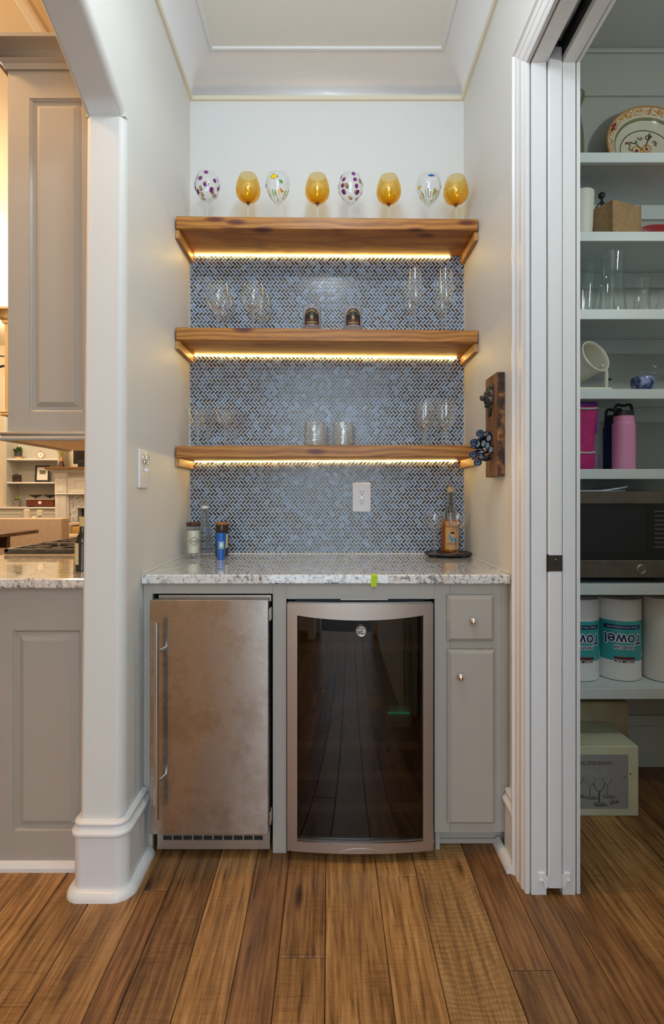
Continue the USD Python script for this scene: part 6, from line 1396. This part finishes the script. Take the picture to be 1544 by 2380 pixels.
for x in (-.10, .115):
    p = obj('pan', mv(lathe([(0, .012), (.03, .010), (.075, .026), (.094, .038), (.097, .038), (.078, .020), (.03, 0), (0, 0)][::-1], 36), x, 0, .150), 'black_iron', t)
    obj('pan_post', mv(trimesh.creation.cylinder(.010, .0255, sections=12), x, 0, .137), 'black_iron', p)
pframe('picture_frame', LX(133.6, 8.87), yl + .285, zb_ + .003, .09, .245, 'narrow dark frame at the right end of the bookcase base', .02, False, -40, -4)
# fireplace
t = thing('fireplace', 'white fireplace surround with a wood mantel shelf and granite slips', 'fireplace')
fx0, fx1 = LX(137.5), LX(280); yf = yl - .10
mottled('mantel_wood', S(116, 76, 38), S(140, 94, 50), 4, .45, stretch=(2, 20, 20))
obj('mantel_shelf', [bx(LX(125.5), fx1 + .1, yf - .20, yl - .035, LZ(1092), LZ(1087.5), .004), bx(fx0, fx1 + .1, yl - .04, yl + .30, LZ(1092) + .0005, LZ(1087.5) - .0005)], 'mantel_wood', t)
cm = [(0, 0), (.02, 0), (.03, .02), (.07, .05), (.075, .065), (0, .065)]
obj('frieze', bx(LX(163), fx1, yf + .03, yl + .3, LZ(1148.5), LZ(1093)), 'mantel_white', t)
obj('cornice', bx(LX(127), fx1 + .06, yf - .165, yl - .035, LZ(1095), LZ(1092.1), .003), 'mantel_white', t)
obj('cornice', bx(LX(131), fx1 + .04, yf - .12, yl - .035, LZ(1099), LZ(1095.1), .008), 'mantel_white', t)
zt4 = LZ(1099.1); obj('pilaster_block', [bx(fx0, LX(163), yf - .04, yl + .3, LZ(1147), zt4 - .10), m3.Manifold.batch_hull([m3.Manifold.cube((LX(163) - fx0, .2, .001)).translate((fx0, yf - .04, zt4 - .1001)), m3.Manifold.cube((LX(168) - LX(133) - .03, .24, .001)).translate((LX(133) + .03, yf - .09, zt4 - .001))])], 'mantel_white', t)
obj('pilaster_panel', frame(fx0 + .03, LX(163) - .03, LZ(1143), LZ(1103), .02, .02, .02, .02, yf - .047, yf - .0402), 'mantel_white', t)
obj('string_course', bx(LX(139), fx1, yf - .06, yl + .3, LZ(1149.5), LZ(1147.2), .003), 'mantel_white', t)
fl = [bx(fx0, LX(163), yf - .03, yl + .3, 0, LZ(1149.7))]
obj('pilaster', fl, 'mantel_white', t)
nfl = 8; wfl = (LX(162) - LX(143)) / nfl
for k in range(nfl): obj('reed', mv(tube([(0, 0, 0), (0, 0, LZ(1150.5))], wfl * .40, 10), LX(143) + wfl * (k + .5), yf - .0302, .0), 'mantel_white', t, smooth=60)
obj('frieze_panel', frame(LX(172), LX(240), LZ(1144), LZ(1111), .05, .05, .05, .05, yf + .018, yf + .0298), 'mantel_white', t, smooth=False)
obj('surround', bx(LX(163), LX(166), yf + .0, yl + .3, 0, LZ(1149.8)), 'mantel_white', t)
obj('granite_slip', bx(LX(166.2), LX(184), yf + .05, yl + .3, 0, LZ(1149.8)), 'granite', t); obj('granite_slip', bx(LX(184.1), LX(240), yf + .05, yl + .3, LZ(1181), LZ(1149.8)), 'granite', t)
obj('firebox', bx(LX(184.1), LX(240), yf + .20, yl + .3, 0, LZ(1181.1)), 'slot_dark', t)
obj('chimney_breast', bx(LX(137.5), fx1, yl + .302, yl + .36, 0, 3.4), 'kitchen_wall', t)
zm = LZ(1087.5) + .0006
mottled('basket_dark', S(60, 36, 28), S(92, 60, 44), 60, .6); paint('twine', S(196, 150, 94), .8)
t = thing('grass_vase', 'dark tapered vase with a twine neck and dried grass on the mantel', 'vase', (LX(144, 8.45), yf - .07, zm))
obj('vase', lathe([(0, 0), (.050, 0), (.051, .004), (.028, .095), (0, .095)], 24), 'basket_dark', t); obj('neck_wrap', lathe([(0, .0952), (.0275, .0952), (.026, .155), (.020, .156), (0, .150)], 24), 'twine', t)
rr = random.Random(2); gs = []
for k in range(60):
    a = rr.uniform(0, 2 * pi); o = rr.uniform(.02, .13); h = rr.uniform(.12, .22); gs.append(tube([(0.01 * math.cos(a), .01 * math.sin(a), .15), (o * .45 * math.cos(a), o * .45 * math.sin(a), .15 + h * .6), (o * math.cos(a), o * math.sin(a), .15 + h)], [.0025, .004, .0015], 4))
obj('dried_grass', gs, 'dry_grass', t, smooth=False, kind='stuff')
t = thing('television', 'black television on the wall above the mantel', 'television', (LX(166.5, 8.4), yf - .02, LZ(1077.5, 8.4)))
obj('bezel', bx(0, .9, -.03, .03, 0, .55, .006), 'black_plastic', t); obj('screen', bx(.045, .86, -.0315, -.0302, .045, .51), 'oven_glass', t)
obj('bracket', bx(.2, .7, .031, .40, .15, .4), 'black_plastic', t)
t = thing('mantel_speaker', 'dark grey speaker box standing on the mantel below the television', 'speaker', (LX(188, 8.36), yf - .10, zm)); paint('speaker_grey', S(62, 60, 62), .7)
obj('box', bx(-.05, .06, -.04, .04, 0, .098, .006), 'speaker_grey', t); obj('speaker_cloth', bx(-.044, .054, -.0415, -.0402, .006, .092), 'black_plastic', t)

# ---- sofa, chair, table, candles
mottled('sofa_beige', S(198, 172, 148), S(210, 186, 160), 40, .9, bumpy=.2)
DSF = 6.6; ys_ = PY(DSF)
xs1 = PX(143, DSF)
t = thing('sofa', 'beige fabric sofa seen from behind with a squared back', 'sofa')
obj('back', rbx(-5.3, xs1, ys_, ys_ + .20, .12, PZ(1205, DSF), .014, 8), 'sofa_beige', t, smooth=40)
obj('seat', rbx(-5.25, xs1 - .03, ys_ + .201, ys_ + .68, .12, .46, .05, 10), 'sofa_beige', t, smooth=40)
obj('arm', rbx(xs1 - .24, xs1 - .02, ys_ + .201, ys_ + .70, .12, .66, .05, 10), 'sofa_beige', t, smooth=40)
for x in (-5.2, xs1 - .1): obj('leg', bx(x - .03, x + .03, ys_ + .03, ys_ + .09, 0, .119), 'dark_wood', t)
t = thing('armchair', 'beige upholstered armchair beside the sofa with a patterned cushion on it', 'armchair')
da = 7.45; ya = PY(da)
xa0, xa1 = PX(143.5, da), PX(225, da)
obj('back', rbx(xa0, xa0 + .10, ya, ya + .62, .35, PZ(1216, da), .045, 10), 'sofa_beige', t, smooth=40)
v0 = rbx(xa0 + .02, xa1, ya - .02, ya + .64, .12, .43, .05, 10); obj('seat', v0, 'sofa_beige', t, smooth=40)
am = rbx(0, xa1 - xa0, -.055, .055, -.055, .055, .045, 10); am = rot(am, -.17, (0, 1, 0)); obj('arm', mv(am, xa0 + .04, ya - .09, PZ(1257, da)), 'sofa_beige', t, smooth=40)
obj('arm', mv(am, xa0 + .04, ya + .71, PZ(1257, da)), 'sofa_beige', t, smooth=40)
for x in (xa0 + .06, xa1 - .06): obj('leg', bx(x - .025, x + .025, ya + .02, ya + .07, 0, .119), 'dark_wood', t)
mat('paisley', {'g': ('geometry', {}), 'v': ('voronoi_texture', dict(scale=13, feature='smooth_f1')), 'w': ('wave_texture', dict(wave_type='rings', scale=7, distortion=6, detail=2)), 'r': ('rgb_ramp', dict(ramp=[(.35, S(40, 30, 20)), (.5, S(120, 92, 44)), (.62, S(196, 156, 84))])), 'p': ('principled_bsdf', dict(roughness=.8))},
    [('g.position', 'w.vector'), ('w.fac', 'r.fac'), ('r.color', 'p.base_color')])
t = thing('paisley_cushion', 'gold and black paisley cushion on the armchair', 'cushion', (PX(183, 7.60), PY(7.60), PZ(1247, 7.60)))
cu = trimesh.creation.icosphere(4, 1.0); v = cu.vertices.copy(); v = np.sign(v) * np.abs(v) ** np.array([.55, 1.0, .55]); cu.vertices = v * np.array([.145, .06, .105]); obj('cover', mv(rot(cu, -.12, (0, 1, 0)), 0, 0, .07), 'paisley', t, smooth=True)
t = thing('wooden_chair', 'dark wooden chair back showing behind the armchair', 'chair', (PX(156, 8.25), PY(8.25), 0))
obj('back_rail', rbx(-.075, .075, -.02, .02, .64, PZ(1213.5, 8.25), .015, 8), 'dark_wood', t, smooth=40); 
for x in (-.06, .06): obj('leg', bx(x - .018, x + .018, -.018, .018, 0, .645, .004), 'dark_wood', t)
mottled('table_wood', S(74, 46, 28), S(122, 80, 48), 6, .5, stretch=(8, 2, 8))
t = thing('dining_table', 'heavy rustic dark wood table in front of the sofa', 'table')
zt2 = .80; xt1 = -3.09; yt1 = PY(5.86)
obj('tabletop', bx(-4.3, xt1, PY(3.9), yt1, zt2 - .035, zt2, .004), 'table_wood', t)
obj('apron', bx(xt1 - .30, xt1 - .26, PY(4.0), yt1 - .25, zt2 - .145, zt2 - .0355), 'table_wood', t); obj('apron', bx(-4.2, xt1 - .13, yt1 - .36, yt1 - .30, zt2 - .16, zt2 - .0355), 'table_wood', t)
for x in (xt1 - .36, -4.1):
    for y in (yt1 - .36, PY(4.1)): obj('leg', bx(x - .055, x + .055, y - .055, y + .055, 0, zt2 - .146, .006), 'table_wood', t)
DC = 7.6
zc_ = .78
t = thing('console_table', 'low console behind the sofa holding white candles', 'table', (0, 0, 0))
obj('tabletop', bx(-4.6, -3.75, PY(7.35), PY(7.9), zc_ - .04, zc_, .004), 'table_wood', t)
for x in (-4.55, -3.8):
    for y in (PY(7.4), PY(7.85)): obj('leg', bx(x - .03, x + .03, y - .03, y + .03, 0, zc_ - .041), 'table_wood', t)
def candle(px, r, ytop, ybot, lab, stand):
    x, y = PX(px, DC), PY(DC); zt3 = PZ(ytop, DC)
    t = thing('pillar_candle', lab, 'candle', (x, y, zc_ + .0005)); zb3 = (PZ(ybot, DC) - zc_) if stand else 0; h = zt3 - zc_
    if stand: obj('stand', lathe([(0, 0), (r * .8, 0), (r * .8, .01), (r * .22, .03), (r * .22, zb3 - .035), (r * .5, zb3 - .02), (r * 1.15, zb3 - .012), (r * 1.15, zb3 - .0005), (0, zb3 - .0005)], 28), 'plate_white', t, smooth=50)
    obj('wax', lathe([(0, zb3), (r, zb3), (r, h - .012), (r * .8, h - .004), (0, h)], 28), 'wax', t); obj('wick', mv(trimesh.creation.cylinder(.0015, .008, sections=6), 0, 0, h + .003), 'print_black', t)
candle(62.5, .041, 1183, 1205, 'tall white pillar candle behind the sofa', False)
candle(92.5, .038, 1185, 1196, 'white pillar candle raised on a small white stand', True)
candle(79.5, .034, 1200.5, 1207, 'lowest white candle, just showing above the sofa back', False)
# ---- upper left: a second cabinet run and pilaster far in the kitchen, ceiling arch, pendant
t = thing('far_kitchen_cabinet', 'cream cabinet with a crown at the far end of the kitchen', 'cabinet')
df = 5.2; xf0, xf1 = PX(11, df), PX(40, df); yf_ = PY(df)
paint('cream_cabinet', S(216, 186, 134), .5)
obj('side', bx(xf0, xf1, yf_, yf_ + .5, PZ(955, df), PZ(752, df)), 'cream_cabinet', t)
obj('crown', mv(sweep([(a * 1.4, b * 1.1) for a, b in crown], [(xf1, yf_), (xf0, yf_), (xf0, yf_ + .5)]), 0, 0, PZ(752, df)), 'cream_cabinet', t)
obj('base_moulding', mv(sweep([(a * 1.6, b * 1.5) for a, b in rail], [(xf1, yf_), (xf0, yf_), (xf0, yf_ + .5)]), 0, 0, PZ(955, df) - .045), 'cream_cabinet', t)
t = thing('chandelier', 'dark curved iron chandelier arm at the left edge, far in the kitchen', 'chandelier')
dch = 5.6
obj('arm', tube(spline([(PX(-60, dch), PY(dch), PZ(800, dch)), (PX(-20, dch), PY(dch), PZ(822, dch)), (PX(9, dch), PY(dch), PZ(828, dch))], 12), .008, 8), 'black_iron', t)
obj('arm', tube(spline([(PX(-60, dch), PY(dch), PZ(880, dch)), (PX(-20, dch), PY(dch), PZ(858, dch)), (PX(9, dch), PY(dch), PZ(850, dch))], 12), .014, 8), 'black_iron', t)
obj('stem', tube([(PX(-60, dch), PY(dch), PZ(880, dch)), (PX(-60, dch), PY(dch), 3.59)], .012, 8), 'black_iron', t)
tk = struct('trim_3')
obj('crown', bx(-7.0, XW - .1, 6.34, 6.42, PZ(588, 8.8), PZ(541, 8.8), .02), 'mantel_white', tk)
# plaster band along the kitchen ceiling
obj('ceiling_band', bx(-1.527, -1.478, -1.2, 3.0, 3.565, 3.6, .006), 'mantel_white', tk)
